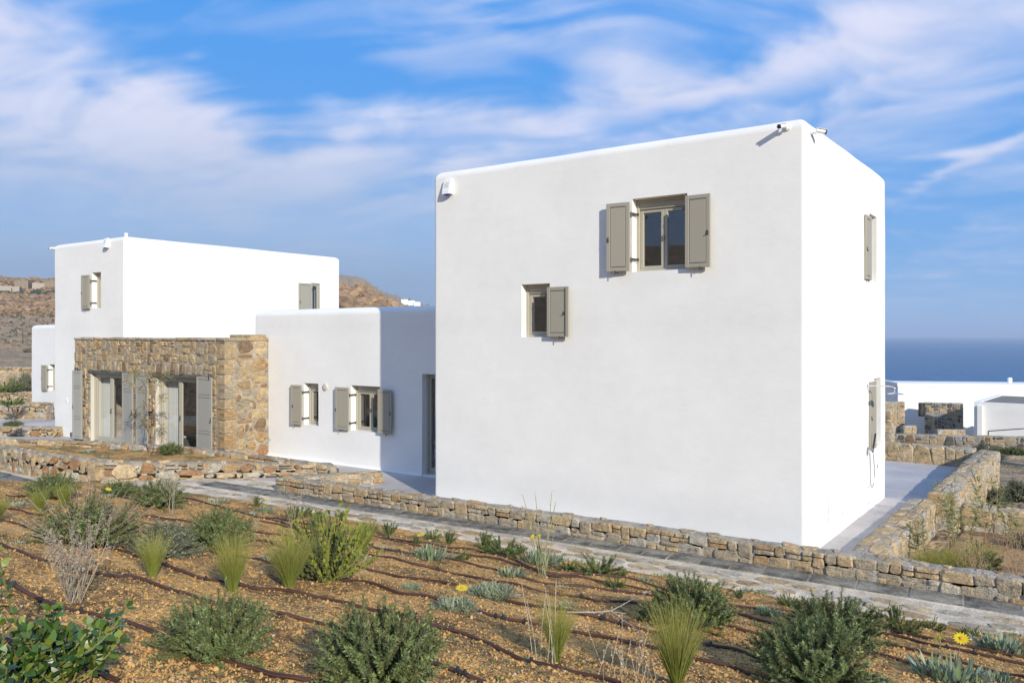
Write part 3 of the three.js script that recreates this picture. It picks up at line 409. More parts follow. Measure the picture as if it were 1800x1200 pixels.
// ---------------------------------------------------------------- white plastered blocks with soft edges
function block(w, h, d, rt, openings, o = {}) {   // centred on x and z, foot at y = 0; openings: [x0, x1, y0, y1, z0, z1]; rt rounds the roof edge, rv the upright edges
  const rv = o.rv || 0.07, T6 = [0, 0.12, 0.3, 0.55, 0.8, 1];
  const ax = (len, r) => { const out = [], half = len / 2, m = Math.max(2, Math.round(len / 0.22)); for (const t of T6) out.push(-half + r * t); for (let i = 1; i < m; i++) out.push(lerp(-half + r, half - r, i / m)); for (const t of [...T6].reverse()) out.push(half - r * t); return out; };
  const full = h + 0.6, A = [ax(w, rv), ax(full, rt), ax(d, rv)], g = new THREE.BoxGeometry(1, 1, 1, A[0].length - 1, A[1].length - 1, A[2].length - 1), p = g.attributes.position, nrmA = g.attributes.normal;
  const pick = (a, t) => a[Math.round((t + 0.5) * (a.length - 1))];
  for (let i = 0; i < p.count; i++) {
    let x = pick(A[0], p.getX(i)), y = pick(A[1], p.getY(i)), z = pick(A[2], p.getZ(i)); const flat = Math.abs(nrmA.getY(i)) > 0.5, top = nrmA.getY(i) > 0.5;
    const t = clamp((y - (full / 2 - rt)) / rt), ins = flat ? (top ? rt : 0) : rt * (1 - Math.sqrt(1 - t * t)), hx = w / 2 - ins, hz = d / 2 - ins;
    x *= hx / (w / 2); z *= hz / (d / 2);
    const qx = clamp(x, -(hx - rv), hx - rv), qz = clamp(z, -(hz - rv), hz - rv), ex = x - qx, ez = z - qz, len = Math.hypot(ex, ez); let nx = 0, nz = 0;
    if (len > 1e-6 && (!flat || len > rv)) { nx = ex / len; nz = ez / len; const R = flat ? Math.min(len, rv) : rv; x = qx + nx * R; z = qz + nz * R; }
    const s = 0.011 * noise(x * 0.7 + (o.seed || 0), y * 0.7, z * 0.7) + 0.004 * noise(x * 2.6, y * 2.6, z * 2.6 + 4);
    p.setXYZ(i, x + nx * s, y + (t > 0 ? s * t * 0.8 : 0), z + nz * s);
  }
  g.deleteAttribute('uv'); g.deleteAttribute('normal'); let m = mergeVertices(g, 1e-4); m.computeVertexNormals(); m.translate(0, full / 2 - 0.6, 0);
  const ev = new Evaluator(); ev.attributes = ['position', 'normal']; ev.useGroups = false;
  let b = new Brush(m); b.updateMatrixWorld();
  const cutBox = (x0, x1, y0, y1, z0, z1) => { const c = bx(x0, x1, y0, y1, z0, z1); c.deleteAttribute('uv'); const k = new Brush(c); k.updateMatrixWorld(); b = ev.evaluate(b, k, SUBTRACTION); };
  const t = o.wall || 0.32; cutBox(-w / 2 + t, w / 2 - t, 0.05, h - 0.5, -d / 2 + t, d / 2 - t);
  for (const q of openings) cutBox(...q);
  return boxUV(b.geometry);
}
// ---------------------------------------------------------------- windows, shutters
function shutterGeo(w, h, rails) {
  const st = 0.062, T2 = 0.036, frame = [cbx(0, st, 0, h, 0, T2), cbx(w - st, w, 0, h, 0, T2)], panels = [], lines = []; const ys = [0, ...rails, h];
  frame.push(cbx(st, w - st, 0, st, 0.001, T2 - 0.0005), cbx(st, w - st, h - st, h, 0.001, T2 - 0.0005)); for (const y of rails) frame.push(cbx(st, w - st, y - st / 2, y + st / 2, 0.001, T2 - 0.0005));
  for (let i = 0; i + 1 < ys.length; i++) { const y0 = ys[i] + (i ? st / 2 : st), y1 = ys[i + 1] - (i + 2 < ys.length ? st / 2 : st); panels.push(cbx(st + 0.009, w - st - 0.009, y0 + 0.009, y1 - 0.009, 0.008, T2 - 0.003, 0.003)); lines.push(bx(st, w - st, y0, y1, 0.010, T2 - 0.016)); }
  return { frame, panels, lines };
}
// one leaf, hinged at x = 0 and reaching out to the left (side -1) or right (+1)
function shutter(house, at, rotY, w, h, side, o = {}) {
  const g = new THREE.Group(); g.name = 'shutter'; g.position.copy(at); g.rotation.y = rotY; house.add(g);
  const s = shutterGeo(w, h, o.rails || []), x = side < 0 ? -w : 0, mat = o.mat || M.paint, sh = (l) => l.map((q) => q.clone().translate(x, 0, 0));
  part('frame', sh(s.frame), mat, g); for (const q of sh(s.panels)) part('panel', q, mat, g); part('groove', sh(s.lines), M.groove, g);
  const fx = side < 0 ? -w + 0.035 : w - 0.035, lx = o.latchIn ? fx - side * 0.05 : fx;
  part('latch', [bx(lx - 0.010, lx + 0.010, h * 0.44, h * 0.50, 0.036, 0.048), cyl(V(lx, h * 0.46, 0.05), V(lx - side * 0.028, h * 0.435, 0.056), 0.006), cyl(V(lx, h * 0.455, 0.036), V(lx, h * 0.455, 0.058), 0.009)], M.iron, g);
  if (o.rod) part('bolt_rod', [cyl(V(fx - side * 0.022, 0.01, 0.042), V(fx - side * 0.022, h - 0.02, 0.042), 0.007)], M.iron, g);
  for (const t of o.hinges || [0.17, 0.83]) part('hinge', [bx(-side * 0.002, -side * 0.05, h * t - 0.012, h * t + 0.012, 0.004, 0.012), cyl(V(-side * 0.02, h * t - 0.03, 0.012), V(-side * 0.02, h * t + 0.03, 0.012), 0.009), bx(-side * 0.046, -side * 0.056, h * t - 0.014, h * t + 0.014, -0.17, 0.012), bx(-side * 0.046, -side * 0.085, h * t - 0.022, h * t + 0.022, -0.15, -0.145)], M.iron, g);
  part('holdback', [cyl(V(side * w * 0.6, -0.02, -0.06), V(side * w * 0.6, -0.02, 0.02), 0.006), bx(side * w * 0.6 - 0.006, side * w * 0.6 + 0.006, -0.05, 0.012, 0.036, 0.044)], M.iron, g);
  return g;
}
function windowUnit(house, at, rotY, w, h, leaves, o = {}) {     // at: middle of the sill on the wall face; looks along its own +z
  const g = new THREE.Group(); g.name = o.name || 'window'; g.position.copy(at); g.rotation.y = rotY; house.add(g);
  const back = -(o.recess || 0.17), F = 0.05, mat = o.mat || M.frame, head = o.head ?? 0.09, d = 0.075, x0 = -w / 2, x1 = w / 2;
  part('outer_frame', [cbx(x0, x0 + F, 0, h, back - d, back + 0.02), cbx(x1 - F, x1, 0, h, back - d, back + 0.02), cbx(x0 + F, x1 - F, h - F, h, back - d, back + 0.018), cbx(x0 + F, x1 - F, 0, F * 0.8, back - d, back + 0.018)], mat, g);
  if (head) part('head_box', [cbx(x0 + F, x1 - F, h - F - head, h - F, back - d, back + 0.006), cbx(x0 + F, x1 - F, h - F - head - 0.018, h - F - head - 0.002, back - d, back + 0.014)], mat, g);
  const y0 = F * 0.8, y1 = h - F - (head ? head + 0.02 : 0), lw = (w - 2 * F) / leaves, s = o.stile || 0.052;
  for (let i = 0; i < leaves; i++) {
    const a = x0 + F + i * lw + 0.002, b = a + lw - 0.004, zf = back - 0.012, zb = back - 0.06;
    part('leaf_frame', [cbx(a, a + s, y0, y1, zb, zf), cbx(b - s, b, y0, y1, zb, zf), cbx(a + s, b - s, y1 - s, y1, zb, zf - 0.001), cbx(a + s, b - s, y0, y0 + (o.kick || s), zb, zf - 0.001)], mat, g);
    const pg = new THREE.PlaneGeometry(b - a - 2 * s, y1 - y0 - s - (o.kick || s)); pg.translate((a + b) / 2, (y0 + (o.kick || s) + y1 - s) / 2, zf - 0.022); part('pane', pg, M.glass, g);
  }
  if (leaves > 1) part('handle', [bx(-0.012, 0.004, h * 0.42, h * 0.49, back - 0.012, back + 0.012), cyl(V(-0.004, h * 0.48, back + 0.012), V(-0.004, h * 0.42, back + 0.02), 0.006)], M.iron, g);
  return g;
}
function roomLining(house, x0, x1, y0, y1, z0, z1) { const g = boxUV(bx(x0, x1, y0, y1, z0, z1)); g.scale(1, 1, 1); return part('room_lining', g, M.room, house); }

// the big cube
const ZF = -11.559, XR = -3.25, XL = -10.05, ZB = -16.85, HC = 6.13;
{
  const cx = (XL + XR) / 2, cz = (ZF + ZB) / 2, w = XR - XL, d = ZF - ZB, L = (x, y, z) => V(x - cx, y, z - cz), fz = ZF - cz, fx = XR - cx;
  const h = thing('white_house', 'big white plastered cube house with rounded edges behind the low wall', 'house', [cx, 0, cz]);
  const bw = { x0: -5.925, x1: -5.0, y0: 4.09, y1: 5.235 }, sw = { x0: -8.055, x1: -7.47, y0: 3.06, y1: 3.965 }, ru = { z0: -15.47, z1: -16.05, y0: 4.06, y1: 5.25 }, rl = { z0: -15.85, z1: -16.4, y0: 1.06, y1: 2.3 };
  const front = (q) => [q.x0 - cx, q.x1 - cx, q.y0, q.y1, fz - 0.5, fz + 0.2], right = (q) => [fx - 0.5, fx + 0.2, q.y0, q.y1, q.z1 - cz, q.z0 - cz];
  part('wall', block(w, HC, d, 0.15, [front(bw), front(sw), right(ru), right(rl)], { seed: 3 }), M.plaster, h);
  windowUnit(h, L((bw.x0 + bw.x1) / 2, bw.y0, ZF), 0, bw.x1 - bw.x0, bw.y1 - bw.y0, 2);
  shutter(h, L(bw.x0 - 0.01, bw.y0 + 0.01, ZF + 0.05), 0.06, 0.40, 1.08, -1); shutter(h, L(bw.x1 + 0.0, bw.y0 + 0.01, ZF + 0.055), -0.03, 0.40, 1.08, 1);
  windowUnit(h, L((sw.x0 + sw.x1) / 2, sw.y0, ZF), 0, sw.x1 - sw.x0, sw.y1 - sw.y0, 1);
  shutter(h, L(sw.x1 + 0.0, sw.y0 + 0.005, ZF + 0.06), -0.02, 0.43, 0.83, 1, { rod: true, latchIn: true });
  windowUnit(h, L(XR, ru.y0, (ru.z0 + ru.z1) / 2), Math.PI / 2, ru.z0 - ru.z1, ru.y1 - ru.y0, 1); shutter(h, L(XR + 0.006, ru.y0, ru.z0), Math.PI / 2, 0.42, 1.12, -1);
  windowUnit(h, L(XR, rl.y0, (rl.z0 + rl.z1) / 2), Math.PI / 2, rl.z0 - rl.z1, rl.y1 - rl.y0, 1); shutter(h, L(XR + 0.006, rl.y0, rl.z0), Math.PI / 2, 0.44, 1.2, -1);
  // rough run of fresh plaster low on the sunlit side
  const rp = RNG(61), blobs = []; for (let i = 0; i < 16; i++) { const s = new THREE.IcosahedronGeometry(rp.r(0.012, 0.03), 0); s.scale(0.25, rp.r(0.8, 1.8), 1); s.translate(0, 0.35 + i * 0.028, rp.r(-0.012, 0.012)); blobs.push(s); } part('plaster_drip', blobs, M.plaster, h).position.copy(L(XR + 0.008, -0.06, -12.72));
  const b2 = []; for (let i = 0; i < 6; i++) { const s = new THREE.IcosahedronGeometry(rp.r(0.01, 0.022), 0); s.scale(0.25, rp.r(0.8, 1.8), 1); s.translate(0, 0.34 + i * 0.03, rp.r(-0.02, 0.02)); b2.push(s); } part('plaster_drip', b2, M.plaster, h).position.copy(L(XR + 0.008, -0.1, -13.55));
  const pl = part('outlet_plate', [cbx(-0.035, 0.035, -0.045, 0.045, 0, 0.014)], M.white, h); pl.position.copy(L(XR, 0.69, -16.05)); pl.rotation.y = Math.PI / 2; part('socket', bx(-0.018, 0.022, -0.03, 0.03, 0.013, 0.017), M.iron, pl);
}
// the low link block
const ZL = -13.445;
{
  const x0 = -17.87, x1 = -9.6, z1 = -17.5, cx = (x0 + x1) / 2, cz = (ZL + z1) / 2, L = (x, y, z) => V(x - cx, y, z - cz), fz = ZL - cz;
  const h = thing('link_house', 'low white plastered block joining the big cube and the stone wing', 'house', [cx, 0, cz]);
  const a = { x0: -15.93, x1: -15.40, y0: 0.87, y1: 1.905 }, b = { x0: -14.26, x1: -13.30, y0: 0.845, y1: 1.91 }, dr = { x0: -12.03, x1: -10.95, y0: 0.02, y1: 2.24 }, front = (q) => [q.x0 - cx, q.x1 - cx, q.y0, q.y1, fz - 0.5, fz + 0.2];
  part('wall', block(x1 - x0, 3.74, ZL - z1, 0.17, [front(a), front(b), front(dr)], { seed: 8 }), M.plaster, h);
  const cov = []; for (const [u0, u1] of [[x0 + 0.55, dr.x0], [dr.x1, -10.02]]) { const s = new THREE.Shape(); s.moveTo(0, 0); s.lineTo(0.055, 0); s.quadraticCurveTo(0.006, 0.006, 0, 0.11); const g = new THREE.ExtrudeGeometry(s, { depth: u1 - u0, bevelEnabled: false, curveSegments: 5 }); g.rotateY(-Math.PI / 2); g.translate(u1 - cx, 0, fz - 0.004); cov.push(g); } part('skirting', cov.map((g) => boxUV(g)), M.plaster, h);
  windowUnit(h, L((a.x0 + a.x1) / 2, a.y0, ZL), 0, a.x1 - a.x0, a.y1 - a.y0, 1); shutter(h, L(a.x0 - 0.01, a.y0, ZL + 0.05), 0.05, 0.38, 0.98, -1, { latchIn: true });
  windowUnit(h, L((b.x0 + b.x1) / 2, b.y0, ZL), 0, b.x1 - b.x0, b.y1 - b.y0, 2); shutter(h, L(b.x0 - 0.01, b.y0 + 0.01, ZL + 0.05), 0.05, 0.44, 1.0, -1); shutter(h, L(b.x1, b.y0 + 0.01, ZL + 0.06), -0.02, 0.44, 1.0, 1);
  windowUnit(h, L((dr.x0 + dr.x1) / 2, dr.y0, ZL), 0, dr.x1 - dr.x0, dr.y1 - dr.y0, 2, { name: 'glazed_door', head: 0, kick: 0.1 });
  const v = part('vent_cover', new THREE.LatheGeometry([[0, 0.04], [0.055, 0.04], [0.085, 0.028], [0.092, 0]].map(([x, y]) => new THREE.Vector2(x, y)), 24), M.cream, h); v.rotation.x = Math.PI / 2; v.position.copy(L(-15.14, 1.835, ZL));
  const tap = part('garden_tap', [cyl(V(0, 0, 0), V(0, 0, 0.1), 0.012), cyl(V(0, 0, 0.09), V(0, -0.06, 0.11), 0.012), cyl(V(-0.035, 0.05, 0.08), V(0.035, 0.05, 0.08), 0.007), cyl(V(0, 0, 0.08), V(0, 0.05, 0.08), 0.008)], M.chrome, h); tap.position.copy(L(-17.2, 0.42, ZL));
}
// the tall white tower at the far end
const XT = -22.2, ZT = -12.33;
{
  const x0 = -26.25, zb = onX(597, 500, XT).z, cx = (x0 + XT) / 2, cz = (ZT + zb) / 2, L = (x, y, z) => V(x - cx, y, z - cz), fz = ZT - cz, fx = XT - cx;
  const h = thing('white_house', 'tall white plastered tower rising behind the stone wing', 'house', [cx, 0, cz]);
  const f0 = onZ(161, 479, ZT), f1 = onZ(176, 541, ZT), f = { x0: f0.x, x1: f1.x + 0.02, y0: f1.y, y1: f0.y }, g0 = onX(547, 497, XT), g1 = onX(563, 543, XT), g = { z0: g0.z, z1: g1.z, y0: g1.y - 0.35, y1: g0.y };
  part('wall', block(XT - x0, 5.88, ZT - zb, 0.14, [[f.x0 - cx, f.x1 - cx, f.y0, f.y1, fz - 0.5, fz + 0.2], [fx - 0.5, fx + 0.2, g.y0, g.y1, g.z1 - cz, g.z0 - cz], [-24.3 - cx, fx + 0.2, 0.04, 2.6, fz - 3.2, fz + 0.2]], { seed: 14 }), M.plaster, h);
  windowUnit(h, L((f.x0 + f.x1) / 2, f.y0, ZT), 0, f.x1 - f.x0, f.y1 - f.y0, 1); shutter(h, L(f.x0 - 0.015, f.y0 - 0.01, ZT + 0.05), 0.05, 0.42, f.y1 - f.y0 - 0.06, -1);
  windowUnit(h, L(XT, g.y0, (g.z0 + g.z1) / 2), Math.PI / 2, g.z0 - g.z1, g.y1 - g.y0, 1, { head: 0, recess: 0.05 }); shutter(h, L(XT + 0.01, g.y0, g.z0 + 0.02), Math.PI / 2, 0.55, g.y1 - g.y0 - 0.03, -1);
  part('mast_stub', [cyl(V(0, 0, 0), V(0, 0.14, 0), 0.05), cyl(V(0, 0.12, 0), V(0, 0.16, 0), 0.06)], M.white, h).position.copy(L(XT - 0.35, 5.84, ZT - 0.25));
  part('outlet_plate', [cbx(-0.05, 0.05, -0.06, 0.06, 0, 0.02)], M.white, h).position.copy(onZ(117, 703, ZT).sub(V(cx, 0, cz)));
  part('wall_lamp', [cyl(V(0, -0.06, 0.05), V(0, 0.06, 0.05), 0.045), bx(-0.02, 0.02, -0.02, 0.02, 0, 0.05)], M.iron, h).position.copy(onZ(128, 763, ZT).sub(V(cx, 0, cz)));
}
{ // the small annex beside the tower
  const a = onY(88, 727, 0), z = a.z, x0 = onZ(54, 600, z).x, x1 = x0 + 4.2, top = onZ(70, 571, z).y, cx = (x0 + x1) / 2, cz = z - 2, L = (x, y, zz) => V(x - cx, y, zz - cz);
  const h = thing('white_house', 'small low white annex at the left of the tall tower', 'house', [cx, 0, cz]);
  const f0 = onZ(85, 640, z), f1 = onZ(93, 687, z), f = { x0: f0.x, x1: f0.x + 0.7, y0: f1.y, y1: f0.y };
  part('wall', block(x1 - x0, top, 4, 0.15, [[f.x0 - cx, f.x1 - cx, f.y0, f.y1, 1.5, 2.2]], { seed: 24 }), M.plaster, h);
  windowUnit(h, L((f.x0 + f.x1) / 2, f.y0, z), 0, f.x1 - f.x0, f.y1 - f.y0, 1); shutter(h, L(f.x0 - 0.015, f.y0, z + 0.05), 0.05, 0.4, f.y1 - f.y0 - 0.04, -1);
}
// ---------------------------------------------------------------- the stone wing with its two glazed doors
const ZW = -12.15, XW = -17.3;
{
  const x0 = onZ(131, 650, ZW).x, H = 3.0, zb = -13.43, L0 = XW - x0, h = thing('stone_wing', 'rubble stone wing with two shuttered glass doors', 'house', [x0, 0, ZW]);
  const px = (p, y) => onZ(p, y, ZW).x - x0, d1 = [px(159, 700), px(219, 700)], d2 = [px(273, 700), px(348, 700)], top1 = onZ(190, 655, ZW).y, top2 = onZ(310, 664, ZW).y, dt = (top1 + top2) / 2, dep = ZW - zb;
  // core: piers, lintel band and roof, leaving the door openings
  const t = 0.42, core = [bx(0, d1[0], -0.3, H - 0.02, -t, 0), bx(d1[1], d2[0], -0.3, H - 0.02, -t, 0), bx(d2[1], L0, -0.3, H - 0.02, -t, 0), bx(d1[0], d1[1], dt + 0.06, H - 0.02, -t, 0), bx(d2[0], d2[1], dt + 0.06, H - 0.02, -t, 0), bx(L0 - t, L0, -0.3, H - 0.02, -3.5, -t - 0.001), bx(0.02, L0 - t - 0.002, H - 0.35, H - 0.1, -3.5, -t - 0.002), bx(0.02, 0.3, 0, H - 0.36, -3.5, -t - 0.002)];
  part('mortar_core', core.map((g) => boxUV(g)), M.mortar, h);
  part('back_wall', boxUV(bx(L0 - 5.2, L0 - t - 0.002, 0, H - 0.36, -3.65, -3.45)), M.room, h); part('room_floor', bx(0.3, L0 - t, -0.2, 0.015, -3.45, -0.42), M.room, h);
  const inDoor = (x, y) => (y < dt + 0.05) && ((x > d1[0] - 0.02 && x < d1[1] + 0.02) || (x > d2[0] - 0.02 && x < d2[1] + 0.02));
  const lint = dt + 0.06, inLint = (x, y) => y > lint - 0.01 && y < lint + 0.30 && ((x > d1[0] - 0.25 && x < d1[1] + 0.2) || (x > d2[0] - 0.2 && x < d2[1] + 0.25)), quoin = (x) => x > L0 - 0.3;
  layFace(h, L0, H - 0.05, basis(V(1, 0, 0), V(0, 1, 0), V(0, 0, 1), V(0, 0, -0.004)), { seed: 301, cell: 0.085, w: [1, 4], h: [1, 4], gap: 0.028, proud: [0.012, 0.05], round: 0.34, warp: 0.55, mix: 'wing', blocked: (x, y) => inDoor(x, y) || inLint(x, y) || quoin(x) || y < 0.05 });
  layFace(h, ZW - zb - 0.02, H - 0.05, basis(V(0, 0, -1), V(0, 1, 0), V(1, 0, 0), V(L0 - 0.004, 0, -0.001)), { seed: 311, cell: 0.11, w: [1, 4], h: [1, 3], gap: 0.034, proud: [0.012, 0.035], round: 0.36, warp: 0.6, mix: 'side', blocked: (x, y) => x < 0.3 });
  const r = RNG(321);
  for (const [a, b] of [[d1[0] - 0.2, d1[1] + 0.16], [d2[0] - 0.16, d2[1] + 0.2]]) { let x = a; while (x < b - 0.06) { const w = Math.min(r.r(0.13, 0.27), b - x); const g = stoneGeo(x, lint, w, 0.29 + r.r(-0.03, 0.02), r.r(0.02, 0.045), r, 0.02, 0.3, 0.25, 9); g.translate(0, 0, -0.004); part('lintel_stone', g, STONES[r.pick(['grey', 'tan', 'grey', 'brown'])], h); x += w; } }
  for (let y = 0; y < H - 0.1;) {      // corner stones show on both faces
    const hh = Math.min(r.r(0.2, 0.4), H - 0.06 - y), wl = r.r(0.22, 0.30), wr = r.r(0.22, 0.34), g = bx(0, 1, 0, 1, 0, 1), s = new THREE.Shape([[0, 0], [wl, 0], [wl, wr], [0, wr]].map(([p, q]) => new THREE.Vector2(p, q)));
    const e = new THREE.ExtrudeGeometry(s, { depth: hh - 0.066, bevelEnabled: true, bevelThickness: 0.014, bevelSize: 0.012, bevelSegments: 2 }); e.rotateX(-Math.PI / 2); e.translate(L0 - wl + 0.012, y + 0.024, 0.012); const p = e.attributes.position; for (let i = 0; i < p.count; i++) p.setXYZ(i, p.getX(i) + 0.014 * noise(p.getX(i) * 5, p.getY(i) * 5, y), p.getY(i), p.getZ(i) + 0.014 * noise(p.getZ(i) * 5, p.getY(i) * 5, y + 3)); part('corner_stone', boxUV(e), STONES[r.pick(['tan', 'sand', 'tan', 'ochre', 'grey', 'brown'])], h); y += hh;
  }
  for (let x = -0.02; x < L0;) { const w = Math.min(r.r(0.3, 0.75), L0 + 0.03 - x), g = cbx(x + 0.004, x + w - 0.004, H - 0.055, H + r.r(0.0, 0.03), -0.5, 0.035 + r.r(-0.01, 0.015), 0.014); part('coping_slab', boxUV(g), STONES[r.pick(['grey', 'pale', 'grey', 'tan'])], h); x += w; }
  for (let z = -0.5; z > -1.28;) { const w = Math.min(r.r(0.3, 0.5), z + 1.28), g = cbx(L0 - 0.42, L0 + 0.03, H - 0.055, H + r.r(0.01, 0.03), z - w + 0.004, z - 0.004, 0.014); part('coping_slab', boxUV(g), STONES[r.pick(['tan', 'sand', 'tan'])], h); z -= w; if (w < 0.05) break; }
  part('roof_upstand', boxUV(cbx(L0 - 0.95, L0 - 0.05, H - 0.03, H + 0.10, -1.26, -0.8, 0.02)), STONES.tan, h);
  for (const [a, b] of [[d1[0] - 0.1, d1[1] + 0.12], [d2[0] - 0.1, d2[1] + 0.16]]) part('lintel_slab', boxUV(cbx(a, b, dt - 0.01, dt + 0.058, -t, 0.05, 0.006)), std(lin(0.13, 0.135, 0.14), { map: rep(T.slateC, 1.4), roughness: 0.8 }), h);
  const rails = [0.62, 1.52];
  for (const [i, q] of [d1, d2].entries()) {
    const w = q[1] - q[0], m = (q[0] + q[1]) / 2; windowUnit(h, V(m, 0.04, 0), 0, w, dt - 0.05, 2, { name: 'glazed_door', head: 0, kick: 0.09, recess: 0.10, stile: 0.07, mat: M.frame }); part('reveal_lining', [cbx(q[0] - 0.004, q[0] + 0.03, 0.02, dt - 0.012, -0.4, 0.012), cbx(q[1] - 0.03, q[1] + 0.004, 0.02, dt - 0.012, -0.4, 0.012)], M.cream, h);
    const o = { rails, mat: M.paintGrey, hinges: [0.1, 0.5, 0.93] }; shutter(h, V(i ? px(265, 700) : px(149, 700), 0.05, 0.07), i ? -0.02 : 0.1, i ? 0.60 : 0.46, 2.0, -1, o); shutter(h, V(i ? px(351, 700) : px(220, 700), 0.05, 0.07), -0.03, i ? 0.66 : 0.56, 2.0, 1, o);
  }
  for (const p of [onZ(139, 650, ZW), onZ(374, 662, ZW)]) part('wall_light', [cyl(V(0, -0.08, 0.09), V(0, 0.07, 0.09), 0.045, 0.045, 12), bx(-0.02, 0.02, -0.02, 0.02, 0, 0.06)], M.iron, h).position.set(p.x - x0, p.y, 0);
  // curtains behind the glass
  for (const [k, q] of [[0, d1], [1, d2]]) { const c = [], w = (q[1] - q[0]) * 0.36, n = 40, pts = []; for (let i = 0; i <= n; i++) pts.push(new THREE.Vector2(i / n * w, 0.035 * Math.sin(i * 1.1) + 0.012 * Math.sin(i * 2.3))); const s = new THREE.Shape([...pts, ...pts.slice().reverse().map((a) => new THREE.Vector2(a.x, a.y - 0.004))]), g = new THREE.ExtrudeGeometry(s, { depth: 1.98, bevelEnabled: false }); g.rotateX(-Math.PI / 2); const m = part(numbered('curtain'), g, M.curtain, scene); m.position.set(x0 + q[0] + 0.03, 0.05, ZW - 0.34); m.userData = { label: k ? 'white curtain behind the glass door next to the stone corner' : 'white curtain behind the glass door next to the tower', category: 'curtain', group: 'curtains' }; }
}
// ---------------------------------------------------------------- alarm sirens and security cameras on the walls
function siren(at, label) {
  const s = thing('alarm_siren', label, 'siren', [at.x, at.y, at.z], 0, 'alarm sirens'), sh = new THREE.Shape([[0, 0], [0.115, 0], [0.105, 0.07], [0.05, 0.26], [0, 0.27]].map(([x, y]) => new THREE.Vector2(x, y))), g = new THREE.ExtrudeGeometry(sh, { depth: 0.15, bevelEnabled: true, bevelThickness: 0.012, bevelSize: 0.008, bevelSegments: 3 }); g.rotateY(-Math.PI / 2); g.translate(0.075, -0.12, 0.008); part('housing', g, M.white, s);
  for (let i = 0; i < 4; i++) { const y = 0.02 + i * 0.028; part('louvre', bx(-0.05, 0.05, y - 0.12 + 0.09, y - 0.12 + 0.096, 0.09 - i * 0.0085, 0.112 - i * 0.0088), M.iron, s); }
  const l = new THREE.SphereGeometry(0.08, 16, 8, 0, Math.PI * 2, Math.PI / 2, Math.PI / 2); l.scale(1, 0.5, 0.75); l.translate(0, -0.125, 0.066); part('strobe_lens', l, M.blue, s); return s;
}
siren(V(-9.66, 5.80, ZF), 'white alarm siren with blue lens at the top of the big cube');
siren(onZ(189, 428, ZT), 'white alarm siren with blue lens high on the far tower');
function camUnit(at, turn, label, aim) {
  const c = thing('security_camera', label, 'camera', [at.x, at.y, at.z], turn, 'security cameras'); c.scale.setScalar(0.72); part('base', new THREE.CylinderGeometry(0.055, 0.06, 0.035, 18).rotateX(Math.PI / 2).translate(0, 0, 0.017), M.white, c); part('arm', [cyl(V(0, 0, 0.03), V(0, -0.02, 0.09), 0.02), new THREE.SphereGeometry(0.032, 12, 8).translate(0, -0.02, 0.09)], M.white, c);
  const b = new THREE.Group(); b.name = 'body'; b.position.set(0, -0.01, 0.10); b.rotation.set(0.25, aim, 0); c.add(b); part('housing', new THREE.CylinderGeometry(0.042, 0.042, 0.17, 18).rotateX(Math.PI / 2).translate(0, 0.03, 0.08), M.white, b); part('lens_front', new THREE.CylinderGeometry(0.043, 0.043, 0.03, 18).rotateX(Math.PI / 2).translate(0, 0.03, 0.18), M.dark, b); part('sun_shade', cbx(-0.045, 0.045, 0.07, 0.078, -0.02, 0.21), M.white, b); return c;
}
camUnit(V(-3.50, 6.0, ZF), 0, 'white security camera on the front of the big cube near its corner', -0.5);
camUnit(V(XR, 5.95, -11.80), Math.PI / 2, 'white security camera on the sunlit side of the big cube', 0.5);
camUnit(onZ(97, 436, ZT), -Math.PI / 4, 'white security camera at the corner of the far tower', -0.3);
{ // outdoor shower on the sunlit side
  const s = thing('outdoor_shower', 'chrome outdoor shower with round head on the sunlit side of the cube', 'shower', [XR, 0, -15.27]), c = (y, z) => V(0, y, -(z + 15.27));
  part('arm', [tube([V(0, 2.2, 0), V(0.2, 2.21, 0), V(0.40, 2.205, 0), V(0.45, 2.19, 0), V(0.46, 2.12, 0)], 0.011, 30), new THREE.CylinderGeometry(0.035, 0.035, 0.012, 18).rotateZ(Math.PI / 2).translate(0.006, 2.2, 0)], M.chrome, s);
  part('shower_head', new THREE.LatheGeometry([[0, 2.125], [0.02, 2.12], [0.03, 2.10], [0.13, 2.085], [0.132, 2.078], [0, 2.076]].map(([x, y]) => new THREE.Vector2(x, y)), 30).translate(0.46, 0, 0), M.chrome, s);
  part('mixer', [new THREE.CylinderGeometry(0.07, 0.075, 0.014, 24).rotateZ(Math.PI / 2).translate(0.008, 1.06, 0), cyl(V(0.01, 1.06, 0), V(0.07, 1.06, 0), 0.026), cyl(V(0.06, 1.06, 0), V(0.09, 1.0, 0), 0.009)], M.chrome, s);
  part('bracket', [cyl(V(0, 1.06, -0.16), V(0.06, 1.06, -0.16), 0.014), cyl(V(0.055, 1.02, -0.16), V(0.07, 1.1, -0.16), 0.018)], M.chrome, s);
  part('hand_shower', [cyl(V(0.07, 1.08, -0.16), V(0.11, 1.36, -0.16), 0.014, 0.016)], M.dark, s);
  part('hose', [tube([V(0.06, 1.06, -0.16), V(0.075, 0.9, -0.18), V(0.08, 0.6, -0.22), V(0.07, 0.43, -0.13), V(0.06, 0.44, -0.05), V(0.06, 0.7, -0.01), V(0.05, 1.02, 0)], 0.008, 60)], M.chrome, s);
}
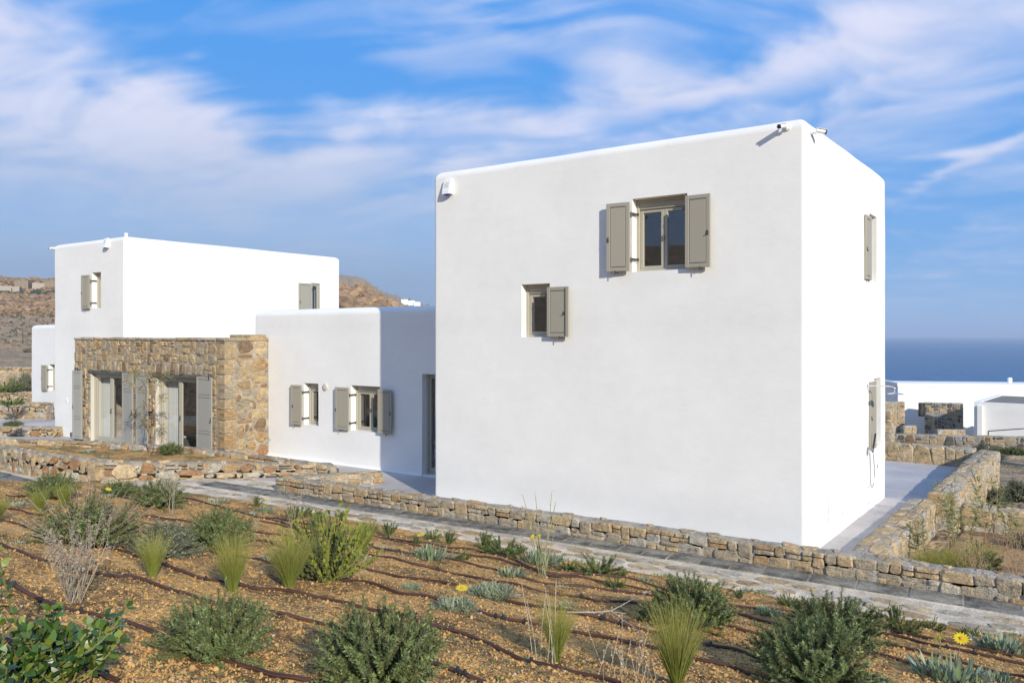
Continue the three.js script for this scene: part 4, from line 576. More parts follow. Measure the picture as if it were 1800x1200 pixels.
// ---------------------------------------------------------------- the neighbouring villa down the slope, its walls, and houses on the hills
function frameAt(px, D, px1, D1) { const a = atD(px, 588, D), b = atD(px1, 588, D1); return { a, turn: Math.atan2(-(b.z - a.z), b.x - a.x), L: Math.hypot(b.x - a.x, b.z - a.z) }; }
const yAtPx = (py, D) => EYE + (CY - py) / FOC * D;
{
  const D = 70, f = frameAt(1579, D, 1900, 67.5), h = thing('neighbour_villa', 'long flat roofed white villa above the sea', 'house', [f.a.x, 0, f.a.z], f.turn), top = yAtPx(673, D), base = yAtPx(775, D) - 1, k = (px) => { const d = ray(px, 588), co = Math.cos(f.turn), si = Math.sin(f.turn), nx = si, nz = co, t = (f.a.x * nx + f.a.z * nz) / (d[0] * nx + d[2] * nz); return (d[0] * t - f.a.x) * co - (d[2] * t - f.a.z) * si; };
  const wx0 = k(1615), wx1 = k(1627), wy0 = yAtPx(731, D), wy1 = yAtPx(707, D);
  part('wall', [bx(0, wx0, base, top - 0.3, -9, 0), bx(wx0, wx1, wy1, top - 0.3, -9, 0), bx(wx0, wx1, base, wy0, -9, 0), bx(wx1, f.L, base, top - 0.3, -9, 0), bx(wx0, wx1, wy0, wy1, -9, -2)].map((g) => boxUV(g)), M.farPlaster, h);
  part('parapet', [bx(-0.05, f.L, top - 0.3, top, -0.35, 0.03), bx(-0.05, 0.3, top - 0.3, top, -9, -0.36)].map((g) => boxUV(g)), M.farPlaster, h);
  const wn = part('window', [bx(wx0, wx0 + 0.08, wy0, wy1, -0.2, -0.1), bx(wx1 - 0.08, wx1, wy0, wy1, -0.2, -0.1), bx(wx0 + 0.08, wx1 - 0.08, wy1 - 0.08, wy1, -0.2, -0.1), bx(wx0 + 0.08, wx1 - 0.08, wy0, wy0 + 0.08, -0.2, -0.1)], M.dark, h); part('pane', new THREE.PlaneGeometry(wx1 - wx0 - 0.16, wy1 - wy0 - 0.16).translate((wx0 + wx1) / 2, (wy0 + wy1) / 2, -0.15), M.glass, wn);
  part('chimney', boxUV(bx(k(1789), k(1789) + 0.28, top, top + 0.45, -2, -1.7)), M.farPlaster, h);
  // its two stone screens stand forward of the white front
  const far = { cell: 0.2, w: [1, 3], h: [1, 2], gap: 0.05, proud: [0.02, 0.06], core: M.mortarGrey, capBare: 0.9, capCell: 0.5, faces: ['front'] };
  const wall = (p0, p1, D2, D3, pyT, pyB, seed, label, o = {}) => { const a = atD(p0, pyB, D2), b = atD(p1, pyB, D3); a.y = b.y = Math.min(a.y, b.y) - 0.3; const hh = yAtPx(pyT, (D2 + D3) / 2) - a.y; stoneWall('stone_screen', label, a, b, hh, hh, 0.5, { ...far, seed, mix: 'far', ...o }); };
  wall(1545, 1591, 65, 65, 706, 757, 401, 'orange and grey stone screen wall left of the white villa front', { mix: 'wing' });
  wall(1627, 1694, 68, 67, 708, 760, 405, 'stone screen wall painted in shade tones beside the villa window', {});  // shade on this screen is put into the dark stone mix
  wall(1627, 1644, 63, 61, 730, 765, 409, 'short dark stone wing wall jutting out from the villa', { faces: ['front', 'end'] });
  wall(1649, 1698, 57, 57, 755, 768, 413, 'low bright stone ledge in front of the dark screen', { mix: 'sunPale' });
  wall(1589, 1612, 58, 58, 748, 766, 415, 'small stone block beside the villa path', { mix: 'sunPale' });
  // the nearer block with the gravel roof
  const g = frameAt(1713, 58, 1900, 54), b2 = thing('neighbour_villa', 'low white block with gravel roof beside the long villa', 'house', [g.a.x, 0, g.a.z], g.turn), t2 = yAtPx(706, 58), b0 = yAtPx(772, 58) - 1, dp = 9;
  part('wall', [bx(0, g.L, b0, t2 - 0.25, -0.3, 0), bx(0, 0.3, b0, t2 - 0.25, -dp, -0.302), bx(0.301, g.L, b0, t2 - 1, -dp, -0.303), bx(0, g.L, t2 - 0.25, t2, -0.3, 0.0), bx(0, 0.3, t2 - 0.25, t2, -dp, -0.302), bx(4.6, 4.95, t2 - 0.25, t2 + 0.35, -dp, -1.5)].map((q) => boxUV(q)), M.farPlaster, b2);
  part('gravel_roof', boxUV(bx(0.301, g.L, t2 - 0.3, t2 - 0.07, -dp, -0.303), 1), std(lin(0.30, 0.27, 0.225), { map: rep(T.soilC, 0.7), roughness: 0.97 }), b2);
  for (const [z, w, y0, y1] of [[-1.2, 0.3, 720, 748], [-2.4, 0.35, 718, 748], [-5.2, 0.35, 716, 750], [-7.2, 0.35, 714, 738]]) part('slot_window', bx(-0.012, 0.02, yAtPx(y1, 60), yAtPx(y0, 60), z - w, z), M.dark, b2);
  part('pillar', boxUV(bx(0.25, 0.55, b0, t2 - 0.24, 0.001, 0.28)), M.farPlaster, b2);
  const lp = atD(1736, 724, 57.6), q = lp.sub(g.a), co = Math.cos(g.turn), si = Math.sin(g.turn); part('wall_lamp', [cbx(-0.14, 0.14, -0.14, 0.14, 0.001, 0.2)], std(lin(0.42, 0.28, 0.06), { roughness: 0.4, metalness: 0.4 }), b2).position.set(q.x * co - q.z * si, lp.y + 0, 0);
  const r0 = atD(1738, 768, 56), r1 = atD(1738, 757.5, 56), r2 = atD(1830, 751, 54), r3 = atD(1830, 768, 54), rl = thing('handrail', 'thin grey handrail in front of the gravel roofed block', 'handrail', [r0.x, r0.y - 0.4, r0.z]), lo = (v) => v.clone().sub(V(r0.x, r0.y - 0.4, r0.z)); part('post', [cyl(lo(r0).add(V(0, -0.4, 0)), lo(r1), 0.04)], M.iron, rl); part('rail', [cyl(lo(r1), lo(r2), 0.035)], M.iron, rl); part('post', [cyl(lo(r3), lo(r2), 0.04)], M.iron, rl);
  // small house and shrub at the shore side
  const s = atD(1566, 700, 150), sh = thing('shore_house', 'tiny white house roof just beside the long villa', 'house', [s.x, s.y - 5, s.z], f.turn); part('wall', [bx(-2, 1.2, 0, 5.4, -4, 0), bx(-2, 1.2, 5.4, 5.9, -0.3, 0)], M.farPlaster, sh); part('window', bx(-1.2, -0.6, 3.2, 4.4, 0.001, 0.03), M.dark, sh);
  // field wall below the bath terrace; shade is painted into its dark stones
  const w0 = atD(1535, 792, 44), w1 = atD(1880, 803, 40); w0.y = yAtPx(792, 44); w1.y = yAtPx(804, 40);
  stoneWall('field_wall', 'long stone field wall painted in shade tones below the white villas', w0, w1, 0.92, 0.95, 0.5, { seed: 431, cell: 0.17, w: [1, 4], h: [1, 3], gap: 0.04, proud: [0.02, 0.06], mix: 'far', core: M.mortarGrey, capMix: 'low', capBare: 0.2, capCell: 0.3, faces: ['front', 'top'] });
}
// houses on the hills
function hillHouse(px, py, D, w, h, d, mat, label, turn, group) {
  const p = atD(px, py, D); { const g0 = landY(p.x, p.z); p.y = Math.max(p.y, g0 + rockY(p.x, p.z, D, g0) + 0.4); } const o = thing('hill_house', label, 'house', [p.x, p.y - 1.5, p.z], turn, group); part('wall', boxUV(bx(-w / 2, w / 2, 0, h + 1.5, -d / 2, d / 2)), mat, o); part('parapet', boxUV(bx(-w / 2 - 0.05, w / 2 + 0.05, h + 1.501, h + 1.8, -d / 2 - 0.05, d / 2 + 0.05)), mat, o);
  const n = Math.max(1, Math.round(w / 3.2)); for (let i = 0; i < n; i++) part('window', bx(-w / 2 + (i + 0.35) * w / n, -w / 2 + (i + 0.6) * w / n, 2.4, 3.9, d / 2 + 0.001, d / 2 + 0.04), M.dark, o); return o;
}
const hs = std(lin(0.36, 0.30, 0.22), { map: rep(T.stoneC, 0.4), roughness: 0.95 }), hp = std(lin(0.42, 0.37, 0.29), { roughness: 0.95, map: rep(T.plasterC, 0.2) });
const tC = -YAW + 0.45;
hillHouse(4, 522, 490, 8, 4, 8, hp, 'tall pale house at the edge of the hillside', tC + 0.2); hillHouse(24, 523, 500, 16, 3.4, 7, hp, 'long pale house with a row of windows above the hedge', tC); hillHouse(42, 516, 540, 12, 4.5, 8, hs, 'stone block house in the middle of the hillside', tC - 0.2); hillHouse(66, 517, 540, 11, 4, 7, hp, 'small pale house below the top of the ridge', tC + 0.1); hillHouse(88, 513, 560, 9, 4.5, 7, hs, 'stone hut beside the white tower on the ridge', tC);
for (const [px, py, w, h, label] of [[708, 534, 16, 6, 'largest white house on the distant slope'], [721, 535, 11, 5, 'white house in the middle of the distant slope'], [731, 536, 10, 4, 'lowest white house on the distant slope']]) hillHouse(px, py, 1180, w, h, 10, M.farPlaster, label, tC);
{ // utility pole and hedge on the hillside
  const p = atD(39, 601, 150), o = thing('utility_pole', 'thin dark utility pole standing in the dry field', 'pole', [p.x, p.y - 0.5, p.z]); part('pole', [cyl(V(0, 0, 0), V(0, 3.2, 0), 0.09, 0.07)], M.iron, o); part('crossbar', [cyl(V(-0.5, 2.6, 0.3), V(0.5, 2.6, -0.3), 0.05)], M.iron, o);
}

{ // a faint island on the far horizon
  const D = 26000, pts = []; for (let i = 0; i <= 60; i++) { const t = i / 60; pts.push([lerp(1640, 2100, t), Math.max(0, Math.sin(t * 2.6 + 0.1)) * (11 + 4 * noise(t * 9, 2) + 2 * noise(t * 31, 5))]); }
  const pos = [], idx = []; pts.forEach(([px, h], i) => { for (const [dd, k] of [[-900, 0], [0, 1], [900, 0]]) { const p = atD(px, 588, D + dd); pos.push(p.x, k ? Math.max(-64, EYE + (h - 3) / FOC * D) : -66, p.z); } if (i) { const a = (i - 1) * 3, b = i * 3; idx.push(a, b, a + 1, b, b + 1, a + 1, a + 1, b + 1, a + 2, b + 1, b + 2, a + 2); } });
  const g = new THREE.BufferGeometry(); g.setAttribute('position', new THREE.Float32BufferAttribute(pos, 3)); g.setIndex(idx); g.computeVertexNormals(); struct('island_hills', g, std(lin(0.42, 0.32, 0.22)), 'faint island rising from the sea on the horizon');
}
// ---------------------------------------------------------------- plants
class Leaves {      // collects small faces
  constructor() { this.p = []; this.c = []; this.n = []; }
  tri(a, b, c, col, n) { for (const q of [a, b, c]) { this.p.push(q.x, q.y, q.z); this.c.push(col[0], col[1], col[2]); this.n.push(n.x, n.y, n.z); } }
  // leaf: foot, direction, side, length, width; seg faces bent along the length
  leaf(o, d, s, len, wid, col, bend = 0, shape = 0.5, seg = 1) {
    const up = d.clone().cross(s).normalize(); let nn = up.clone(); if (nn.y < 0) nn.multiplyScalar(-1);
    if (seg === 1) { const m = o.clone().addScaledVector(d, len * shape).addScaledVector(up, -bend * len * 0.2), t = o.clone().addScaledVector(d, len).addScaledVector(up, bend * len), l = m.clone().addScaledVector(s, wid / 2), r = m.clone().addScaledVector(s, -wid / 2); this.tri(o, r, t, col, nn); this.tri(o, t, l, col, nn); return; }
    let pl = o, pr = o; for (let i = 1; i <= seg; i++) { const t = i / seg, w = wid / 2 * Math.sin(Math.PI * Math.pow(t, shape)) + (i === seg ? 0 : wid * 0.02), c = o.clone().addScaledVector(d, len * t).addScaledVector(up, bend * len * t * t), l = c.clone().addScaledVector(s, w), r = c.clone().addScaledVector(s, -w); this.tri(pl, pr, r, col, nn); if (i < seg) this.tri(pl, r, l, col, nn); pl = l; pr = r; }
  }
  stem(a, b, r0, r1, col) { const d = b.clone().sub(a), s = V(d.y, -d.x, 0.31 * d.z + 0.01).normalize(), t = d.clone().cross(s).normalize(); const ring = (q, r) => [0, 1, 2].map((k) => q.clone().addScaledVector(s, Math.cos(k * 2.094) * r).addScaledVector(t, Math.sin(k * 2.094) * r)); const A = ring(a, r0), B = ring(b, r1); for (let k = 0; k < 3; k++) { const n = A[k].clone().sub(a).normalize(), j = (k + 1) % 3; this.tri(A[k], A[j], B[j], col, n); this.tri(A[k], B[j], B[k], col, n); } }
  geo() { const g = new THREE.BufferGeometry(); g.setAttribute('position', new THREE.Float32BufferAttribute(this.p, 3)); g.setAttribute('color', new THREE.Float32BufferAttribute(this.c, 3)); g.computeVertexNormals(); return g; }
}
const leafMat = (o) => new THREE.MeshPhysicalMaterial({ color: 0xffffff, vertexColors: true, side: THREE.DoubleSide, roughness: 0.7, ...o });
M.leaf = leafMat({ roughness: 0.75 }); M.soft = leafMat({ transmission: 0.3, thickness: 0, roughness: 1 }); M.gloss = leafMat({ roughness: 0.32 }); M.twig = leafMat({ roughness: 0.9 });
const vary = (r, c, k = 0.25) => { const t = 1 + r.r(-k, k), u = r.r(-0.06, 0.06); return [c[0] * (t + u), c[1] * t, c[2] * (t - u)]; };
const dirOn = (r, minY = 0) => { let v; do { v = V(r.r(-1, 1), r.r(-1, 1), r.r(-1, 1)); } while (v.lengthSq() > 1 || v.lengthSq() < 0.1 || v.y / v.length() < minY); return v.normalize(); };
// needle-leaved shrub, unit size: about 1 across and 0.75 high
function rosemary(seed, o = {}) {
  const r = RNG(seed), L = new Leaves(), S = new Leaves(), N = o.stems || 250, base = o.col || [0.115, 0.15, 0.042];
  for (let k = 0; k < N; k++) {
    const d = dirOn(r, o.minY ?? 0.06); d.y = d.y * (o.tall || 0.85) + 0.05; const len = 0.5 * r.r(0.72, 1.0) * (r() < 0.1 ? 1.12 : 1), hub = V(r.n() * 0.07, 0.02, r.n() * 0.07), tint = vary(r, base, 0.30), curl = r.r(0.05, 0.28), side = dirOn(r, -1);
    let p = hub.clone(), q; const n = 9, nd = d.clone();
    for (let i = 1; i <= n; i++) { const t = i / n; nd.y += curl * 0.22; nd.addScaledVector(side, 0.05).normalize(); q = p.clone().addScaledVector(nd, len / n * 1.15); if (q.y < 0.01) q.y = 0.01; S.stem(p, q, 0.0045 * (1 - t * 0.6), 0.0045 * (1 - t * 0.65), vary(r, [0.20, 0.15, 0.10], 0.2));
      if (t > 0.28) { const m = Math.round(13 + 11 * t); for (let j = 0; j < m; j++) { const a = r() * 6.283, e1 = V(nd.y, -nd.x, 0).normalize(), e2 = nd.clone().cross(e1), rad = e1.multiplyScalar(Math.cos(a)).add(e2.multiplyScalar(Math.sin(a))), ld = rad.clone().multiplyScalar(r.r(0.6, 1)).addScaledVector(nd, r.r(0.5, 1.1)).normalize(), sd = ld.clone().cross(nd).normalize(), at = p.clone().lerp(q, r()); L.leaf(at, ld, sd, r.r(0.026, 0.046) * (o.leaf || 1), r.r(0.006, 0.0105) * (o.leaf || 1) * (o.wide || 1), vary(r, r() < 0.24 ? [tint[0] * 1.9 + 0.03, tint[1] * 1.7 + 0.03, tint[2] * 2 + 0.03] : tint, 0.18), 0.05, 0.45); } }
      p = q; }
  }
  if (o.dry) for (let k = 0; k < o.dry; k++) { const d = dirOn(r, 0.2); let p = V(r.n() * 0.1, 0, r.n() * 0.1); const n = 7, len = r.r(0.5, 0.85), col = vary(r, [0.36, 0.29, 0.21], 0.3); const nd = d.clone(); for (let i = 0; i < n; i++) { nd.x += r.n() * 0.12; nd.z += r.n() * 0.12; nd.y += 0.05; nd.normalize(); const q = p.clone().addScaledVector(nd, len / n); S.stem(p, q, 0.004 * (1 - i / n * 0.7), 0.0035 * (1 - i / n * 0.7), col); if (i > 2) for (let j = 0; j < 5; j++) L.leaf(p.clone().lerp(q, r()), dirOn(r, -0.3), dirOn(r, -1), 0.022, 0.008, vary(r, [0.33, 0.25, 0.17], 0.3)); p = q; } }
  return { L: L.geo(), S: S.geo() };
}
function grassTuft(seed, n = 950, tip = 1) {
  const r = RNG(seed), L = new Leaves();
  for (let k = 0; k < n; k++) { const a = r() * 6.283, out = Math.sqrt(r()) * 0.75, root = V(Math.cos(a) * 0.07 * r(), 0, Math.sin(a) * 0.07 * r()), len = r.r(0.55, 1.08), nd = V(Math.cos(a) * out * 0.55, 1, Math.sin(a) * out * 0.55).normalize(), g = vary(r, [0.225, 0.26, 0.022], 0.28), dry = vary(r, [0.50, 0.41, 0.11], 0.25), seg = 5; let p = root; const s = V(-Math.sin(a), 0, Math.cos(a)).applyAxisAngle(V(0, 1, 0), r.r(-1.2, 1.2)), w0 = r.r(0.0022, 0.0045);
    for (let i = 0; i < seg; i++) { nd.x += Math.cos(a) * 0.07 * out * 2 + r.n() * 0.03; nd.z += Math.sin(a) * 0.07 * out * 2 + r.n() * 0.03; nd.normalize(); const q = p.clone().addScaledVector(nd, len / seg), t = i / seg, w = w0 * (1 - t * 0.8), w1 = w0 * (1 - (t + 0.2) * 0.8), col = [0, 1, 2].map((c) => lerp(g[c], dry[c], clamp((t - 0.35) * 1.2 * tip))), nn = V(Math.cos(a) * 0.5, 0.5, Math.sin(a) * 0.5).normalize(); const A = p.clone().addScaledVector(s, w), B = p.clone().addScaledVector(s, -w), C = q.clone().addScaledVector(s, w1), D = q.clone().addScaledVector(s, -w1); L.tri(A, B, D, col, nn); L.tri(A, D, C, col, nn); p = q; } }
  return L.geo();
}
function rosette(seed, o = {}) {       // silver strap-leaved clump, about 1 across
  const r = RNG(seed), L = new Leaves(), n = o.n || 240, base = o.col || [0.25, 0.28, 0.18];
  for (let k = 0; k < n; k++) { const a = r() * 6.283, hubr = Math.sqrt(r()) * 0.30, hub = V(Math.cos(a + r.n()) * hubr, 0.0, Math.sin(a + r.n()) * hubr), e = r.r(0.05, 1.1), d = V(Math.cos(a) * Math.cos(e), Math.sin(e), Math.sin(a) * Math.cos(e)), s = V(-Math.sin(a), 0, Math.cos(a)).addScaledVector(V(0, 1, 0), r.r(-0.3, 0.3)).normalize(); const green = r() < 0.3 ? [0.12, 0.17, 0.07] : base; L.leaf(hub, d, s, r.r(0.15, 0.31) * (o.len || 1), r.r(0.022, 0.042) * (o.wide || 1), vary(r, green, 0.22), r.r(-0.55, 0.25), 1.15, 4); if (o.lobed) for (let j = 0; j < 4; j++) { const t = 0.35 + 0.15 * j, at = hub.clone().addScaledVector(d, 0.28 * t), sg = j % 2 ? 1 : -1; L.leaf(at, d.clone().multiplyScalar(0.7).addScaledVector(s, sg * 0.7).normalize(), d.clone().cross(s).cross(d).normalize(), 0.10, 0.03, vary(r, base, 0.2), -0.1, 0.5); } }
  return L.geo();
}
function daisy() { const L = new Leaves(), D = new Leaves(); for (let k = 0; k < 15; k++) { const a = k / 15 * 6.283, d = V(Math.cos(a), 0.16, Math.sin(a)).normalize(), s = V(-Math.sin(a), 0, Math.cos(a)); L.leaf(V(0, 0, 0).addScaledVector(d, 0.006), d, s, 0.036, 0.012, [0.80, 0.55 + 0.05 * (k % 3), 0.012], 0.05, 0.9, 3); } const g = new THREE.SphereGeometry(0.011, 10, 6); g.scale(1, 0.6, 1); g.translate(0, 0.004, 0); return { petals: L.geo(), disc: g }; }
const DAISY = daisy(); M.disc = std(lin(0.55, 0.28, 0.02));
function addFlower(parent, x, y, z, r, foot) { const f = part('flower', DAISY.petals, M.soft, parent); f.position.set(x, y, z); f.rotation.set(0.5 * r.n() + 0.35, r() * 6, 0.4 * r.n() - 0.35); f.scale.setScalar(r.r(1.1, 1.4) / parent.scale.x); part('disc', DAISY.disc, M.disc, f); const S = new Leaves(), q = V(x, y, z); S.stem(V(x * 0.35, 0, z * 0.35), q, 0.006, 0.004, [0.14, 0.17, 0.08]); part('stalk', S.geo(), M.leaf, parent); }

// prototypes, then one copy for each plant in the photograph
const hide = (o) => { scene.remove(o); return o; };
function proto(name, parts) { const o = new THREE.Group(); o.name = name; for (const [n, g, m] of parts) { const q = part(n, g, m, o); if (n === 'foliage' || n === 'blades' || n === 'twigs') q.userData.kind = 'stuff'; } return o; }
const R1 = rosemary(11), R2 = rosemary(12, { tall: 1.05 }), R3 = rosemary(13, { stems: 230, tall: 0.75 }), RD = rosemary(14, { dry: 120, stems: 190 }), RG = rosemary(15, { col: [0.15, 0.17, 0.095], wide: 1.5, leaf: 0.9 }), RS = rosemary(16, { stems: 34, minY: 0.35, tall: 1.3, leaf: 1.5 }), RL = rosemary(17, { stems: 46, minY: 0.0, tall: 0.35, leaf: 1.5, col: [0.10, 0.135, 0.03] });
const ros = (q) => [['foliage', q.L, M.leaf], ['stems', q.S, M.twig]];
const PR = { r1: proto('rosemary_shrub', ros(R1)), r2: proto('rosemary_shrub', ros(R2)), r3: proto('rosemary_shrub', ros(R3)), rd: proto('rosemary_shrub', ros(RD)), rg: proto('grey_shrub', ros(RG)), rs: proto('young_rosemary', ros(RS)), rl: proto('ground_cover', ros(RL)) };
const G1 = proto('feather_grass', [['blades', grassTuft(21), M.soft]]), G2 = proto('feather_grass', [['blades', grassTuft(22, 1200), M.soft]]), G3 = proto('feather_grass', [['blades', grassTuft(23, 800, 0.35), M.soft]]);
const Z1 = proto('silver_daisy', [['foliage', rosette(31), M.leaf]]), Z2 = proto('silver_daisy', [['foliage', rosette(32, { n: 180, lobed: true }), M.leaf]]), Z3 = proto('silver_cushion', [['foliage', rosette(33, { n: 300, len: 0.6, wide: 0.9, col: [0.25, 0.28, 0.195] }), M.leaf]]);
const dist = (p) => Math.hypot(p.x * FWD[0] + p.z * FWD[1]);
function plant(pr, px, py, wpx, hpx, name, label, category, group, turn, flowers = 0, up = 0, nat = 0.75) {
  const p = up ? onY(px, py, up) : onSoil(px, py), D = dist(p), s = wpx / FOC * D, hs = hpx / FOC * D / nat, r = RNG(Math.round(px * 7 + py)), o = pr.clone(); o.name = numbered(name); o.position.copy(p).y -= 0.015; o.rotation.y = turn ?? r() * 6.283; o.scale.set(s, hs, s); o.userData = { label, category }; if (group) o.userData.group = group; scene.add(o);
  for (let k = 0; k < flowers; k++) { const a = r() * 6.283, q = r.r(0.1, 0.32); o.scale.setScalar(s); addFlower(o, Math.cos(a) * q, 0.42 + r() * 0.12, Math.sin(a) * q, r); }
  return o;
}
const RO = 'rosemary shrub', GR = 'grass', DA = 'daisy';
plant(PR.r2, 92, 874, 92, 62, 'rosemary_shrub', 'bushy rosemary in front of the upright stones of the planter wall', RO);
plant(PR.r1, 207, 872, 66, 40, 'rosemary_shrub', 'rounded rosemary below the large oval wall stone', RO);
plant(PR.r3, 278, 890, 92, 68, 'rosemary_shrub', 'dark rosemary with pale bare twigs at the end of the dark paver strip', RO);
plant(PR.r1, 385, 962, 118, 104, 'rosemary_shrub', 'tall dark rosemary beside the golden feather grass', RO);
plant(PR.rd, 150, 962, 176, 112, 'rosemary_shrub', 'wide rosemary full of dry brown flower stems', RO);
plant(PR.rg, 290, 978, 122, 84, 'grey_shrub', 'silvery grey leaved shrub behind a green grass tuft', 'shrub');
plant(PR.r3, 378, 1146, 205, 150, 'rosemary_shrub', 'sprawling grey green rosemary lying over the brown hoses', RO);
plant(PR.r2, 668, 1206, 245, 200, 'rosemary_shrub', 'largest rosemary shrub, dense and rounded, between two hoses', RO);
plant(PR.r1, 1212, 1102, 160, 125, 'rosemary_shrub', 'dense rosemary beside the path behind the tall feather grass', RO);
plant(PR.r2, 1425, 1202, 225, 165, 'rosemary_shrub', 'big spreading rosemary next to the yellow daisies', RO);
plant(PR.r3, 1468, 1122, 185, 112, 'rosemary_shrub', 'rosemary reaching up to the path edge behind a bigger one', RO);
for (const [px, py, w, h] of [[515, 912, 46, 36], [560, 922, 40, 34], [683, 940, 44, 40], [788, 962, 40, 36], [852, 966, 46, 44], [1575, 1112, 46, 60], [1130, 1092, 60, 30], [730, 958, 26, 22], [840, 952, 30, 28], [915, 975, 34, 26], [985, 990, 30, 22], [1095, 1016, 28, 20], [1300, 1050, 30, 26], [600, 918, 30, 26], [450, 892, 26, 30]]) plant(PR.rs, px, py, w, h, 'young_rosemary', 'small young rosemary plant on the bare soil', RO, 'young rosemary plants');
for (const [px, py, w, h] of [[880, 978, 80, 20], [1052, 1012, 84, 22], [1590, 1116, 60, 20], [575, 946, 34, 14], [650, 932, 30, 14], [760, 948, 34, 13], [815, 986, 30, 12], [1000, 1003, 36, 13], [1080, 1032, 40, 14], [1250, 1050, 40, 15], [1385, 1064, 40, 15], [1640, 1108, 44, 14], [1705, 1116, 40, 12], [530, 905, 30, 14]]) plant(PR.rl, px, py, w, h, 'ground_cover', 'low green mat of ground cover by the path edge', 'ground cover', 'green mats by the path', undefined, 0, 0, 0.3);
for (const [p, px, py, w, h, l] of [[G3, 68, 902, 40, 48, 'bright green grass tuft below the bushy rosemary'], [G3, 112, 893, 44, 44, 'olive grass tuft leaning on the bushy rosemary'], [G1, 268, 1014, 62, 84, 'green feather grass in front of the silvery shrub'], [G2, 408, 1034, 74, 106, 'golden feather grass between two rosemary shrubs'], [G2, 508, 1030, 92, 104, 'full feather grass touching the yellow green shrub'], [G3, 636, 966, 62, 60, 'dark green grass tuft behind the yellow green shrub'], [G1, 978, 1158, 78, 122, 'slender feather grass among dry white stalks'], [G2, 1190, 1208, 112, 150, 'tallest feather grass in front of the dense rosemary'], [G3, -6, 912, 50, 46, 'grass tuft at the edge beside silver leaves']]) plant(p, px, py, w, h, 'feather_grass', l, GR, 'feather grass tufts', undefined, 0, 0, 0.95);
for (const [p, px, py, w, f, l] of [[Z1, 465, 900, 48, 2, 'silver leaved daisy with two flowers near the paver strip'], [Z1, 755, 986, 92, 2, 'large silver daisy clump with two yellow flowers by the path'], [Z1, 950, 992, 96, 4, 'silver daisy clump with yellow flowers below the tall stalks'], [Z2, 800, 1078, 84, 2, 'silver daisy with yellow flowers beside the largest rosemary'], [Z1, 1668, 1196, 160, 2, 'broad silver daisy clump with two open yellow flowers'], [Z1, 190, 874, 36, 2, 'small silver daisy with yellow flowers beside the rounded rosemary']]) plant(p, px, py, w, w * 0.5, 'silver_daisy', l, DA, undefined, undefined, f, 0, 0.5);
for (const [p, px, py, w, l] of [[Z1, 896, 1012, 68, 'in front of the tall dry stalks'], [Z2, 865, 1048, 90, 'spreading flat between two hoses'], [Z2, 720, 1040, 44, 'behind the top of the largest rosemary'], [Z1, 1132, 1022, 42, 'at the foot of the dense rosemary by the path'], [Z1, 1348, 1082, 56, 'on the hoses between two rosemary shrubs'], [Z1, 1762, 1148, 110, 'below the path edge beyond the yellow flowers'], [Z1, 1752, 1190, 80, 'beside the broad flowering clump'], [Z1, 1550, 1210, 80, 'at the foot of the big spreading rosemary']]) plant(p, px, py, w, w * 0.5, 'silver_daisy', 'flowerless silver daisy clump ' + l, DA, 'silver daisies without flowers', undefined, 0, 0, 0.5);
for (const [px, py, w, l] of [[376, 884, 60, 'between the dark rosemary and the path'], [432, 926, 40, 'against the side of the tall dark rosemary'], [25, 963, 50, 'above the hose that runs to the dry bush'], [25, 890, 62, 'beside the bright green grass tuft'], [470, 980, 46, 'tucked against the full feather grass'], [640, 988, 52, 'under the edge of the yellow green shrub'], [672, 962, 46, 'in front of the dark green grass tuft'], [990, 1062, 66, 'behind the slender feather grass'], [985, 1030, 40, 'between two hoses below the tall stalks'], [440, 906, 36, 'on the hose nearest the path'], [448, 922, 30, 'below the daisy near the paver strip'], [690, 984, 30, 'on a hose beside the large daisy clump']]) plant(Z3, px, py, w, w * 0.36, 'silver_cushion', 'low silver cushion plant ' + l, 'cushion plant', 'silver cushion plants', undefined, 0, 0, 0.4);
for (const [px, py, w] of [[98, 788, 34], [152, 794, 40], [200, 790, 26], [240, 792, 30], [326, 797, 34], [180, 803, 26], [370, 803, 30]]) plant(Z3, px, py, w, w * 0.3, 'planter_cushion', 'small green cushion plant in the planter bed', 'cushion plant', 'cushion plants in the planter', undefined, 0, 0.18, 0.4);
plant(PR.r1, 300, 798, 44, 30, 'rosemary_shrub', 'small dark rosemary in the planter beside the sapling', RO, undefined, undefined, 0, 0.18);
plant(PR.r3, 22, 748, 34, 14, 'rosemary_shrub', 'flat dark shrub on top of a stepped retaining wall', RO, undefined, 1, 0, 0.42);
plant(PR.rl, 10, 690, 60, 14, 'ground_cover', 'green creeper on the upper retaining wall', 'ground cover', undefined, 1, 0, 0.9, 0.3);
plant(PR.rl, 20, 712, 40, 10, 'ground_cover', 'green creeper on the middle retaining wall', 'ground cover', undefined, 2, 0, 0.62, 0.3);
